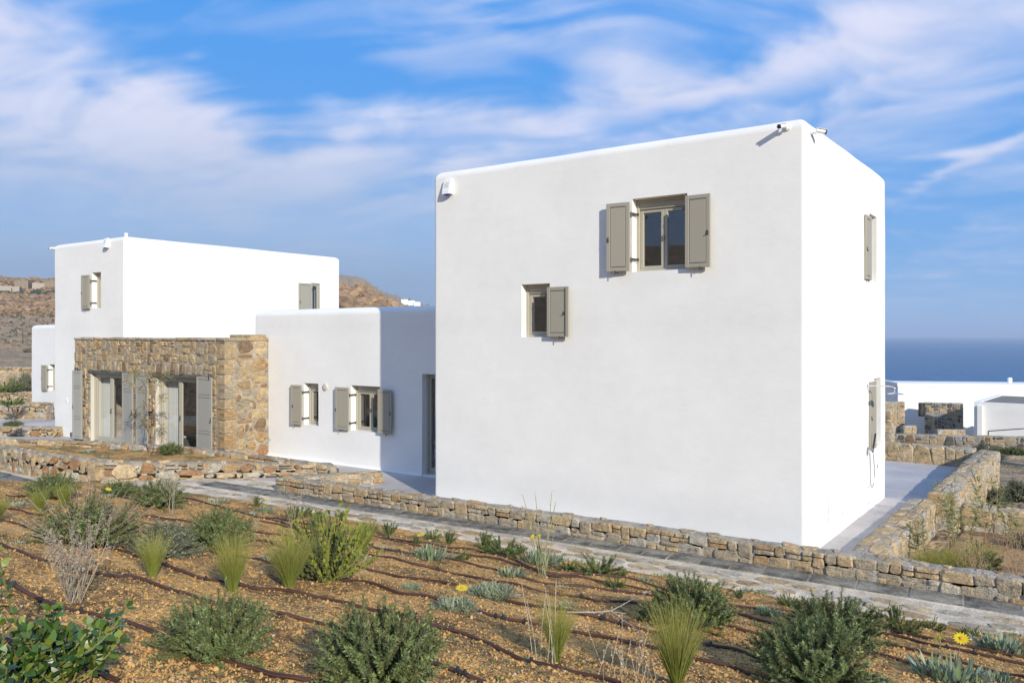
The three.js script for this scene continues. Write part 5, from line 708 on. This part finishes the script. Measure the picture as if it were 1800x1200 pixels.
{ // yellow-green leafy shrub
  const p = onSoil(575, 1022), D = dist(p), o = thing('leafy_shrub', 'yellow green broad leaved shrub in the middle of the bed', 'shrub', [p.x, p.y, p.z]), r = RNG(41), L = new Leaves(), S = new Leaves(), W = 178 / FOC * D;
  for (let k = 0; k < 110; k++) { const d = dirOn(r, 0.06); d.y *= 1.15; d.normalize(); const len = W * r.r(0.36, 0.68) * (d.y > 0.6 ? 1.15 : 0.95), nd = d.clone(); let a = V(r.n() * 0.05, 0, r.n() * 0.05); const n = 10, lime = r() < 0.62;
    for (let i = 1; i <= n; i++) { nd.y += 0.06; nd.normalize(); const q = a.clone().addScaledVector(nd, len / n); S.stem(a, q, 0.0045, 0.0035, lime ? [0.22, 0.24, 0.05] : [0.16, 0.13, 0.06]); if (i > 1) for (let j = 0; j < 4; j++) { const ld = dirOn(r, -0.2).multiplyScalar(0.9).addScaledVector(nd, 0.9).normalize(), sd = ld.clone().cross(dirOn(r, -1)).normalize(); L.leaf(a.clone().lerp(q, r()), ld, sd, r.r(0.028, 0.046), r.r(0.016, 0.026), vary(r, lime ? [0.235, 0.26, 0.022] : [0.075, 0.115, 0.02], 0.25), -0.1, 0.8, 3); } a = q; } }
  const f = part('foliage', L.geo(), M.soft, o); f.userData.kind = 'stuff'; part('stems', S.geo(), M.twig, o);
}
{ // glossy shrub in the near corner: its large leaves one by one
  const p = onSoil(75, 1215), D = dist(p), o = thing('glossy_shrub', 'glossy dark green shrub with large round leaves in the near corner', 'shrub', [p.x, p.y, p.z]), r = RNG(43), S = new Leaves(), W = 245 / FOC * D;
  const cols = [[0.035, 0.08, 0.014], [0.05, 0.105, 0.018], [0.085, 0.145, 0.02], [0.16, 0.195, 0.026], [0.03, 0.065, 0.014]], mats = cols.map((c) => new THREE.MeshPhysicalMaterial({ color: lin(...c), roughness: 0.38, side: THREE.DoubleSide }));
  const shapes = [0, 1, 2].map((v) => { const L = new Leaves(); for (const sg of [1, -1]) { const n = 7; let prev = V(0, 0, 0), pm = V(0, 0, 0); for (let i = 1; i <= n; i++) { const t = i / n, w = Math.sin(Math.PI * Math.pow(t, 0.8)) * (0.30 + v * 0.03), m = V(0, -0.10 * t * t * (v + 1) * 0.6, t), e = V(sg * w, m.y + 0.10 * w, t); L.tri(...(sg > 0 ? [pm, prev, e] : [pm, e, prev]), [1, 1, 1], V(-sg * 0.25, 1, 0.1).normalize()); if (i < n) L.tri(...(sg > 0 ? [pm, e, m] : [pm, m, e]), [1, 1, 1], V(-sg * 0.25, 1, 0.1).normalize()); prev = e; pm = m; } } const g = L.geo(); g.deleteAttribute('color'); return g; });
  let count = 0; const extra = new Leaves(); const put = (at, d, sz) => { const up = V(r.n() * 0.5, 1, r.n() * 0.5).addScaledVector(d, -0.2).normalize(), x = up.clone().cross(d).normalize(), y = d.clone().cross(x); if (count++ < 296) { const m = part('leaf', shapes[r.i(3)], mats[r.i(5)], o); m.matrixAutoUpdate = true; m.quaternion.setFromRotationMatrix(new THREE.Matrix4().makeBasis(x, y, d)); m.position.copy(at); m.scale.setScalar(sz); } else extra.leaf(at, d, x, sz, sz * 0.6, vary(r, cols[r.i(4)], 0.2), -0.1, 0.85, 3); };
  const sprig = (a, d, len, n, sz) => { const nd = d.clone(); let q0 = a; for (let i = 1; i <= n; i++) { nd.y += 0.05; nd.x += r.n() * 0.05; nd.z += r.n() * 0.05; nd.normalize(); const q = q0.clone().addScaledVector(nd, len / n); S.stem(q0, q, 0.005, 0.004, [0.20, 0.20, 0.06]); if (i > 2) for (const sg of [1, -1]) { const sd = nd.clone().cross(V(0, 1, 0)).normalize().applyAxisAngle(nd, i * 1.9); put(q, sd.multiplyScalar(sg).addScaledVector(nd, 0.75).normalize(), sz * r.r(0.75, 1.15)); } q0 = q; } put(q0, nd, sz * 0.9); };
  for (let k = 0; k < 74; k++) { const a = r() * 6.283, e = r.r(0.1, 1.2), d = V(Math.cos(a) * Math.cos(e), Math.sin(e), Math.sin(a) * Math.cos(e)); sprig(V(r.n() * 0.12, 0, r.n() * 0.12), d, W * r.r(0.30, 0.55), 9, 0.052); }
  const toR = V(RGT[0], 0.35, RGT[1]).normalize(); sprig(V(0.1, 0.1, 0), toR, W * 0.75, 14, 0.045); sprig(V(-0.15, 0.1, 0), V(-0.35, 1.0, 0.1).normalize(), W * 0.85, 14, 0.045); sprig(V(-0.22, 0.1, 0.1), V(-0.2, 1.0, 0.0).normalize(), W * 0.72, 12, 0.045);
  part('stems', S.geo(), M.twig, o); if (extra.p.length) stuff(new THREE.Mesh(extra.geo(), M.gloss), 'inner_leaves', '', '', o);
}
function dryBush(px, py, wpx, hpx, n, label, seed, col = [0.36, 0.295, 0.22], at = null) {
  const p = at || onSoil(px, py), D = dist(p), o = thing('dry_bush', label, 'dry shrub', [p.x, p.y, p.z]), r = RNG(seed), S = new Leaves(), H = hpx / FOC * D, W = wpx / FOC * D / 2;
  const grow = (a, d, len, rad, lev) => { const k = 5; const nd = d.clone(); let q0 = a; for (let i = 0; i < k; i++) { nd.x += r.n() * 0.12; nd.z += r.n() * 0.12; nd.y += 0.03; nd.normalize(); const q = q0.clone().addScaledVector(nd, len / k); S.stem(q0, q, rad * (1 - i / k * 0.5), rad * (1 - (i + 1) / k * 0.5), vary(r, col, 0.3)); if (lev < 2 && i > 0 && r() < 0.75) grow(q, nd.clone().add(dirOn(r, -0.2).multiplyScalar(0.75)).normalize(), len * 0.5, rad * 0.6, lev + 1); if (lev > 0) for (let j = 0; j < 2; j++) S.leaf(q0.clone().lerp(q, r()), dirOn(r, -0.4), dirOn(r, -1), 0.014, 0.006, vary(r, [0.40, 0.33, 0.24], 0.3)); q0 = q; } };
  for (let i = 0; i < n; i++) { const a = r() * 6.283, s = Math.sqrt(r()); grow(V(r.n() * 0.04, 0, r.n() * 0.04), V(Math.cos(a) * s * W / H, 1, Math.sin(a) * s * W / H).normalize(), H * r.r(0.6, 1), 0.003, 0); }
  part('twigs', S.geo(), M.twig, o).userData.kind = 'stuff'; return o;
}
dryBush(128, 1058, 120, 108, 26, 'leafless dry twiggy bush on the bare soil', 51); dryBush(300, 902, 46, 76, 7, 'few pale bare twigs beside the dark rosemary', 52, [0.36, 0.33, 0.24]); dryBush(510, 935, 50, 74, 5, 'thin dry stems behind the yellow green shrub', 53);
{ // tall thin stalks with yellow heads
  const p = onSoil(955, 1010), D = dist(p), o = thing('wild_stalks', 'tall thin dry stalks rising above the low wall', 'wild plant', [p.x, p.y, p.z]), r = RNG(57), S = new Leaves(), k = D / FOC;
  for (let i = 0; i < 12; i++) { const a = r() * 6.28, s = r.r(0.05, 0.32), len = r.r(60, 150) * k, nd = V(Math.cos(a) * s, 1, Math.sin(a) * s).normalize(); let q0 = V(r.n() * 0.05, 0, r.n() * 0.05); for (let j = 0; j < 6; j++) { nd.x += r.n() * 0.04; nd.z += r.n() * 0.04; nd.normalize(); const q = q0.clone().addScaledVector(nd, len / 6); S.stem(q0, q, 0.0045, 0.0035, vary(r, [0.24, 0.24, 0.12], 0.25)); if (j > 1) S.leaf(q, dirOn(r, 0), dirOn(r, -1), 0.05, 0.006, vary(r, [0.22, 0.24, 0.10], 0.2)); q0 = q; } }
  part('stems', S.geo(), M.leaf, o);
  const p2 = onSoil(958, 1160), k2 = dist(p2) / FOC, o2 = thing('wild_stalks', 'pale dry upright stalks beside the slender feather grass', 'wild plant', [p2.x, p2.y, p2.z]), S2 = new Leaves(); for (let i = 0; i < 9; i++) { const a = r() * 6.28, nd = V(Math.cos(a) * 0.12, 1, Math.sin(a) * 0.12).normalize(); let q0 = V(r.n() * 0.06, 0, r.n() * 0.06); const len = r.r(70, 150) * k2; for (let j = 0; j < 6; j++) { nd.x += r.n() * 0.05; nd.z += r.n() * 0.05; const q = q0.clone().addScaledVector(nd.normalize(), len / 6); S2.stem(q0, q, 0.0019, 0.0016, vary(r, [0.48, 0.42, 0.32], 0.2)); q0 = q; } } part('stems', S2.geo(), M.twig, o2);
  const p3 = onSoil(1095, 1196), k3 = dist(p3) / FOC, o3 = thing('wild_stalks', 'fine dry stems with tiny white seed heads near the tallest grass', 'wild plant', [p3.x, p3.y, p3.z]), S3 = new Leaves(); for (let i = 0; i < 26; i++) { const a = r() * 6.28, s = r.r(0.1, 0.5), nd = V(Math.cos(a) * s, 1, Math.sin(a) * s).normalize(), q0 = V(r.n() * 0.15, 0, r.n() * 0.12), q = q0.clone().addScaledVector(nd, r.r(40, 100) * k3); S3.stem(q0, q, 0.002, 0.0018, vary(r, [0.34, 0.26, 0.17], 0.2)); for (let j = 0; j < 7; j++) S3.leaf(q0.clone().lerp(q, r.r(0.5, 1)), dirOn(r, -0.5), dirOn(r, -1), 0.011, 0.009, [0.62, 0.56, 0.52]); } part('stems', S3.geo(), M.twig, o3);
  const bA = onSoil(995, 1088), o4 = thing('fallen_branch', 'bleached forked branch lying across the hoses', 'branch', [bA.x, bA.y + 0.02, bA.z]), loc = (x, y, u) => onSoil(x, y).sub(bA).add(V(0, u, 0)), S4 = new Leaves(), ln = (a, b, r0, r1) => { let q0 = a; for (let i = 1; i <= 4; i++) { const q = a.clone().lerp(b, i / 4).add(V(0, 0.01 * r.n(), 0)); S4.stem(q0, q, r0, r1, [0.52, 0.46, 0.38]); q0 = q; } }; const m = loc(1073, 1092, 0.05); ln(loc(997, 1088, 0.03), m, 0.006, 0.006); ln(m, loc(1148, 1062, 0.10), 0.006, 0.004); ln(m, loc(1120, 1112, 0.02), 0.005, 0.003); ln(m, loc(1100, 1094, 0.04), 0.004, 0.003); part('wood', S4.geo(), M.twig, o4);
}
{ // young tree in the planter
  const p = onY(261, 805, 0.17), D = dist(p), k = D / FOC, o = thing('sapling', 'thin young tree with sparse leaves in front of the stone wing doors', 'tree', [p.x, 0.15, p.z]), r = RNG(59), S = new Leaves(), L = new Leaves(), at = (x, y) => V((x - 261) * k * RGT[0] + 0.05 * r.n(), (805 - y) * k, (x - 261) * k * RGT[1] + 0.05 * r.n());
  const limb = (pts, r0, r1) => { const c = new THREE.CatmullRomCurve3(pts), n = pts.length * 5; for (let i = 0; i < n; i++) S.stem(c.getPoint(i / n), c.getPoint((i + 1) / n), lerp(r0, r1, i / n), lerp(r0, r1, (i + 1) / n), vary(r, [0.21, 0.13, 0.08], 0.15)); return c; };
  const trunk = limb([V(0, 0, 0), at(263, 770), at(258, 735), at(260, 705), at(252, 680), at(247, 665)], 0.019, 0.008), t2 = limb([V(0.05, 0, 0.03), at(270, 745), at(274, 705), at(272, 670), at(270, 652)], 0.013, 0.006);
  const br = [limb([at(255, 690), at(238, 677), at(226, 670), at(220, 658)], 0.008, 0.004), limb([at(252, 680), at(258, 664), at(262, 652)], 0.008, 0.004), limb([at(272, 690), at(280, 672), at(290, 660), at(302, 664)], 0.007, 0.003), limb([at(264, 740), at(250, 725), at(252, 705)], 0.006, 0.003), limb([at(272, 715), at(284, 700), at(288, 690)], 0.005, 0.003), limb([at(266, 760), at(254, 748), at(250, 735)], 0.005, 0.003), limb([at(245, 668), at(240, 655), at(232, 648)], 0.005, 0.003), limb([at(276, 780), at(284, 760), at(278, 745)], 0.005, 0.003)];
  for (const c of [...br, trunk, t2]) for (let i = 0; i < (c === trunk || c === t2 ? 22 : 40); i++) { const q = c.getPoint(r.r(c === trunk || c === t2 ? 0.6 : 0.2, 1)), d = dirOn(r, -0.4), green = r() < 0.65; S.stem(q, q.clone().addScaledVector(d, 0.06), 0.003, 0.002, [0.22, 0.16, 0.09]); L.leaf(q.clone().addScaledVector(d, 0.05), d.clone().add(V(0, -0.4, 0)).normalize(), dirOn(r, -1), r.r(0.07, 0.12), r.r(0.02, 0.032), vary(r, green ? [0.20, 0.22, 0.055] : [0.38, 0.24, 0.07], 0.25), -0.1, 0.9, 3); }
  part('trunk', S.geo(), M.twig, o); part('crown', L.geo(), M.soft, o).userData.kind = 'stuff';
}
// weedy bed to the right of the parapet
function weed(px, py, y, D, hpx, label, seed, n = 4) {
  const p = atD(px, py, D), o = thing('tall_weed', label, 'wild plant', [p.x, y ?? p.y, p.z], 0, 'tall weeds in the bed'), r = RNG(seed), S = new Leaves(), L = new Leaves(), H = hpx / FOC * D;
  for (let i = 0; i < n; i++) { const a = r() * 6.28, nd = V(Math.cos(a) * 0.28, 1, Math.sin(a) * 0.28).normalize(); let q0 = V(r.n() * 0.08, 0, r.n() * 0.08); const k = 9, len = H * r.r(0.6, 1.05); for (let j = 0; j < k; j++) { nd.x += r.n() * 0.06; nd.z += r.n() * 0.06; nd.normalize(); const q = q0.clone().addScaledVector(nd, len / k); S.stem(q0, q, 0.008 * (1 - j / k * 0.6), 0.007 * (1 - j / k * 0.6), vary(r, [0.27, 0.16, 0.09], 0.2)); if (j > 2) for (let m = 0; m < 6; m++) L.leaf(q0.clone().lerp(q, r()), dirOn(r, -0.2), dirOn(r, -1), r.r(0.08, 0.14), r.r(0.014, 0.022), vary(r, [0.17, 0.21, 0.07], 0.3), -0.15, 0.9, 3); if (j > 3 && r() < 0.6) { const d2 = nd.clone().add(dirOn(r, 0).multiplyScalar(0.8)).normalize(), e = q.clone().addScaledVector(d2, H * 0.14); S.stem(q, e, 0.004, 0.003, [0.25, 0.17, 0.09]); for (let m = 0; m < 7; m++) L.leaf(q.clone().lerp(e, r.r(0.3, 1)), dirOn(r, -0.2), dirOn(r, -1), 0.10, 0.017, vary(r, [0.18, 0.22, 0.075], 0.3), -0.15, 0.9, 3); } q0 = q; } }
  part('stems', S.geo(), M.twig, o); part('foliage', L.geo(), M.soft, o).userData.kind = 'stuff';
}
{
  const LB = 'tall leafy weed with reddish stems beside the parapet wall';
  dryBush(0, 0, 110, 90, 16, 'tangle of dry brown stems at the foot of the parapet', 76, [0.34, 0.22, 0.12], V(-1.35, -0.42, -12.6)); dryBush(0, 0, 90, 120, 12, 'tangle of dry brown stems in the middle of the weedy bed', 77, [0.30, 0.19, 0.11], V(-0.85, -0.42, -13.0));
  weed(1668, 972, -0.42, 12.6, 128, LB, 71); weed(1696, 975, -0.42, 12.9, 150, LB, 72); weed(1738, 968, -0.42, 13.4, 140, LB, 73); weed(1625, 970, -0.42, 12.2, 90, LB, 74, 3); weed(1770, 960, -0.42, 13.2, 90, LB, 75, 3);
  const bed = new THREE.PlaneGeometry(9, 12, 60, 80); bed.rotateX(-Math.PI / 2); bed.translate(2.6, 0, -16.9); const bp = bed.attributes.position; for (let i = 0; i < bp.count; i++) { const x = bp.getX(i), z = bp.getZ(i); bp.setY(i, -0.40 + 0.05 * noise(x * 1.4, z * 1.4, 4) + 0.02 * noise(x * 6, z * 6, 2) - Math.max(0, -17 - z) * 0.10 - Math.max(0, x + 1) * 0.02); } bed.computeVertexNormals(); struct('side_bed_soil', boxUV(bed), std(lin(0.40, 0.255, 0.12), { map: rep(T.soilC, 0.5), bumpMap: rep(T.soilB, 1), bumpScale: 0.03, roughness: 0.97 }), 'rough brown soil of the weedy bed behind the low wall');
  const put = (pr, px, py, D, y, w, h, name, label, cat, group, nat = 0.75) => { const p = atD(px, py, D), o = pr.clone(); o.name = numbered(name); o.position.set(p.x, y ?? p.y, p.z); o.rotation.y = px; const s = w / FOC * D, hs = h / FOC * D / nat; o.scale.set(s, hs, s); o.userData = { label, category: cat }; if (group) o.userData.group = group; scene.add(o); };
  for (const [px, py, D] of [[1630, 985, 11.9], [1655, 990, 12.0], [1690, 995, 12.1], [1722, 985, 12.4]]) put(G1, px, py, D, -0.43, 70, 46, 'dry_grass', 'dry grass clump at the foot of the parapet wall', 'grass', 'dry grass by the parapet', 0.95);
  put(PR.rl, 1722, 992, 12.2, -0.42, 70, 26, 'ground_cover', 'bright green leafy mat in the weedy bed', 'ground cover', undefined, 0.3);
  put(PR.rg, 1790, 880, 17.6, -0.5, 58, 50, 'grey_shrub', 'grey shrub behind the pale bed wall', 'shrub'); put(PR.rg, 1752, 884, 17.4, -0.5, 50, 34, 'grey_shrub', 'small grey shrub between the parapet and the pale bed wall', 'shrub'); put(PR.rg, 1796, 962, 13.4, -0.45, 46, 44, 'grey_shrub', 'grey green shrub below the pale bed wall', 'shrub');
  for (const [px, h] of [[1590, 26], [1667, 24], [1727, 26], [1780, 20], [1640, 14], [1610, 14], [1700, 14], [1752, 16], [1795, 18]]) put(h > 20 ? PR.rg : PR.r1, px, 792 + (px - 1560) * 0.035, 43 - (px - 1560) * 0.012, undefined, h * (h > 20 ? 0.8 : 1.7), h, h > 20 ? 'grey_shrub' : 'green_shrub', h > 20 ? 'young grey shrub against the dark field wall' : 'low green shrub against the dark field wall', 'shrub', h > 20 ? 'grey shrubs along the field wall' : 'green shrubs along the field wall');
  for (const [px, py, D, w, h] of [[1562, 700, 140, 22, 12], [44, 684, 44.5, 26, 40], [22, 688, 44.4, 20, 34]]) put(px > 1000 ? PR.r1 : PR.rg, px, py, D, undefined, w, h, 'green_shrub', px > 1000 ? 'dark shrub in front of the tiny shore house' : px > 30 ? 'yellowish bush against the high brown field wall' : 'reddish bush against the high brown field wall', 'shrub');
  // hedge under the hillside houses and scrub on the slopes
  const r = RNG(91), ig = new THREE.IcosahedronGeometry(1, 1), im = new THREE.InstancedMesh(ig, std(0xffffff, { roughness: 0.95 }), 9000), mt = new THREE.Matrix4();
  for (let k = 0; k < 9000; k++) { const hedge = k < 420; let px, D; if (hedge) { px = r.r(-10, 100); D = 480 + (px > 55 ? (px - 55) * 0.8 : 0); } else { const lf = r() < 0.5; px = lf ? r.r(-100, 200) : r.r(540, 760); D = lf ? 90 + 700 * Math.sqrt(r()) : r.r(120, 300); } const l = (px - CX) / FOC, x = D * (FWD[0] + RGT[0] * l), z = D * (FWD[1] + RGT[1] * l), s = r.r(0.35, 0.9) * (hedge ? 2.0 : D > 330 ? 1.0 : 0.45); const py = hedge ? 527 + (px > 55 ? (px - 55) * -0.1 : 0) + r.r(-2, 2) : 0; mt.compose(V(x, hedge ? Math.max(yAtPx(py, D), landY(x, z) + rockY(x, z, D, landY(x, z)) + 0.3) : landY(x, z) + rockY(x, z, D, landY(x, z)) + 0.2, z), new THREE.Quaternion().setFromEuler(new THREE.Euler(r() * 3, r() * 3, r() * 3)), V(s * 1.3, s, s * 1.2)); im.setMatrixAt(k, mt); im.setColorAt(k, lin(...vary(r, hedge ? [0.045, 0.06, 0.03] : [0.10, 0.085, 0.052], 0.35))); }
  stuff(im, 'hillside_scrub', 'dark hedge and low scrub on the far hillside', 'scrub');
  // tiny seedlings over the garden soil
  const gr = RNG(95), SL = new Leaves(); for (let k = 0; k < 900; k++) { let px = gr.r(-20, 1820), py = gr.r(900, 1200), p = onSoil(px, py); if (p.z < -9.5) continue; const m = 2 + gr.i(4), sz = gr.r(0.010, 0.028), c = vary(gr, gr() < 0.75 ? [0.13, 0.19, 0.04] : [0.28, 0.24, 0.10], 0.25); for (let j = 0; j < m; j++) { const a = gr() * 6.28, d = V(Math.cos(a), gr.r(0.3, 1), Math.sin(a)).normalize(); SL.leaf(p, d, V(-Math.sin(a), 0, Math.cos(a)), sz, sz * 0.5, c, -0.1, 0.7); } }
  stuff(new THREE.Mesh(SL.geo(), M.soft), 'seedlings', 'tiny green seedlings scattered over the bare soil', 'seedlings');
  const eg = new Leaves(); for (let k = 0; k < 420; k++) { const x = gr.r(-6, 0.6), z = -9.62 - 0.03 * (x + 4) + gr.r(-0.05, 0.12); if (noise(x * 1.3, 5) < 0.05) continue; for (let j = 0; j < 5; j++) { const a = gr() * 6.28; eg.leaf(V(x + gr.n() * 0.03, soilY(x, z) - 0.005, z + gr.n() * 0.03), V(Math.cos(a) * 0.5, 1, Math.sin(a) * 0.5).normalize(), V(-Math.sin(a), 0, Math.cos(a)), gr.r(0.03, 0.08), 0.007, vary(gr, [0.16, 0.22, 0.05], 0.3), -0.1, 0.4); } }
  stuff(new THREE.Mesh(eg.geo(), M.soft), 'edge_grass', 'short green grass sprouting along the path edge', 'grass');
}

// ---------------------------------------------------------------- brown drip hoses over the soil
{
  const HOSES = [[[322, 875], [345, 881], [372, 887], [402, 895], [440, 906], [490, 914], [530, 921], [565, 927], [610, 933], [670, 939], [700, 946], [730, 953], [775, 962], [850, 974], [900, 985], [960, 1003], [1030, 1011], [1080, 1017], [1145, 1028], [1280, 1060], [1330, 1068], [1440, 1086], [1545, 1107], [1600, 1118], [1650, 1129], [1700, 1138], [1750, 1148], [1830, 1163]],
    [[420, 902], [445, 908], [480, 916], [520, 925], [565, 931], [610, 938], [660, 944], [690, 951], [720, 958], [780, 968], [820, 975], [860, 983], [895, 990], [970, 1009], [1005, 1014], [1060, 1022], [1110, 1031], [1150, 1038], [1265, 1062], [1300, 1068], [1350, 1077], [1450, 1095], [1540, 1111], [1590, 1121], [1650, 1136], [1700, 1147], [1750, 1157], [1830, 1173]],
    [[456, 918], [490, 922], [530, 931], [590, 943], [650, 957], [690, 967], [740, 974], [780, 985], [830, 995], [870, 1002], [930, 1018], [960, 1023], [1030, 1030], [1080, 1037], [1140, 1047], [1220, 1066], [1300, 1082], [1350, 1095], [1440, 1108], [1530, 1124], [1580, 1135], [1640, 1148], [1775, 1180], [1830, 1196]],
    [[249, 904], [290, 910], [330, 916], [380, 925], [435, 933], [470, 940], [505, 944], [580, 960], [660, 978], [700, 988], [730, 994], [770, 1000], [810, 1008], [840, 1016], [880, 1023], [905, 1028], [950, 1037], [1015, 1047], [1050, 1054], [1110, 1063], [1200, 1084], [1290, 1105], [1325, 1112], [1400, 1126], [1510, 1144], [1560, 1156], [1620, 1170]],
    [[225, 914], [250, 917], [335, 932], [380, 941], [432, 950], [470, 956], [490, 962], [570, 980], [640, 1000], [680, 1008], [720, 1018], [760, 1024], [800, 1032], [830, 1038], [880, 1050], [930, 1062], [970, 1070], [1020, 1083], [1050, 1088], [1120, 1103], [1180, 1115], [1240, 1128], [1280, 1136], [1322, 1150], [1400, 1168]],
    [[8, 894], [50, 901], [95, 909], [160, 919], [230, 931], [300, 946], [365, 963], [395, 971], [440, 979], [460, 985], [480, 993], [540, 1008], [590, 1018], [620, 1023], [650, 1029], [710, 1046], [745, 1053], [820, 1070], [870, 1082], [920, 1092], [950, 1098], [1015, 1110], [1050, 1117], [1100, 1130], [1145, 1142], [1230, 1165], [1290, 1178], [1360, 1194]],
    [[-10, 911], [40, 922], [70, 935], [130, 950], [195, 963], [230, 972], [255, 979], [290, 990], [320, 1000], [380, 1017], [425, 1024], [450, 1028], [480, 1032], [530, 1040], [570, 1047], [610, 1058], [700, 1080], [780, 1101], [830, 1118], [870, 1135], [920, 1153], [950, 1162], [1000, 1175], [1060, 1192], [1090, 1202]],
    [[-10, 960], [30, 976], [60, 985], [85, 990], [130, 997], [175, 1005], [210, 1014], [260, 1025], [310, 1037], [335, 1044], [400, 1060], [456, 1072], [510, 1084], [587, 1099], [680, 1130], [781, 1172], [853, 1196]],
    [[-10, 1024], [30, 1037], [100, 1062], [160, 1083], [215, 1095], [250, 1108], [300, 1125], [373, 1147], [440, 1167], [480, 1181], [530, 1194], [570, 1202]],
    [[-10, 1114], [30, 1130], [100, 1158], [170, 1186], [210, 1203]], [[10, 873], [30, 872], [60, 869]], [[205, 872], [225, 876], [245, 879]]];
  const hm = std(lin(0.13, 0.06, 0.04), { map: rep(T.rustC, 3), roughness: 0.72 });
  const HL = ['brown drip hose laid next to the path edge', 'second brown drip hose from the path edge', 'third brown drip hose from the path edge', 'fourth brown drip hose from the path edge', 'fifth brown drip hose from the path edge', 'sixth brown drip hose, running to the tallest feather grass', 'seventh brown drip hose, passing in front of the full feather grass', 'brown drip hose crossing under the leafless dry bush', 'brown drip hose passing under the sprawling grey green rosemary', 'brown drip hose emerging under the glossy shrub', 'short brown hose end below the dark paving', 'short brown hose end beside the rounded rosemary'];
  HOSES.forEach((pl, k) => {
    const w = pl.map(([x, y]) => onSoil(x, y, 0.012)), o = thing('drip_hose', HL[k], 'hose', [w[0].x, w[0].y, w[0].z], 0, 'brown drip hoses'), c0 = new THREE.CatmullRomCurve3(w, false, 'centripetal'), n = pl.length * 9, pts = []; const r = RNG(500 + k);
    for (let i = 0; i <= n; i++) { const q = c0.getPoint(i / n); q.y = soilBase(q.x, q.z) + 0.055 * noise(q.x * 0.9, q.z * 0.9, 3) * smooth(0, 1, edgeDist(q.x, q.z)) + 0.028 * noise(q.x * 2.7, q.z * 2.7, 5) + 0.015 + 0.010 * noise(i * 0.07, k); pts.push(q.sub(w[0])); }
    const c = new THREE.CatmullRomCurve3(pts), g = new THREE.TubeGeometry(c, n * 2, 0.012, 8, false); part('pipe', g, hm, o);
    for (let i = 0; i < pl.length / 4; i++) { const t = r.r(0.03, 0.97), a = c.getPoint(t), b = c.getPoint(Math.min(1, t + 0.0001 + 0.02 / c.getLength())), d = b.clone().sub(a).normalize(); part('dripper', [cyl(a.clone().addScaledVector(d, -0.02), a.clone().addScaledVector(d, 0.02), 0.0145, 0.0145, 8), cyl(a.clone(), a.clone().add(V(0, 0.028, 0)), 0.011, 0.009, 6)], M.dark, o); }
  });
}
renderer.render(scene, camera);
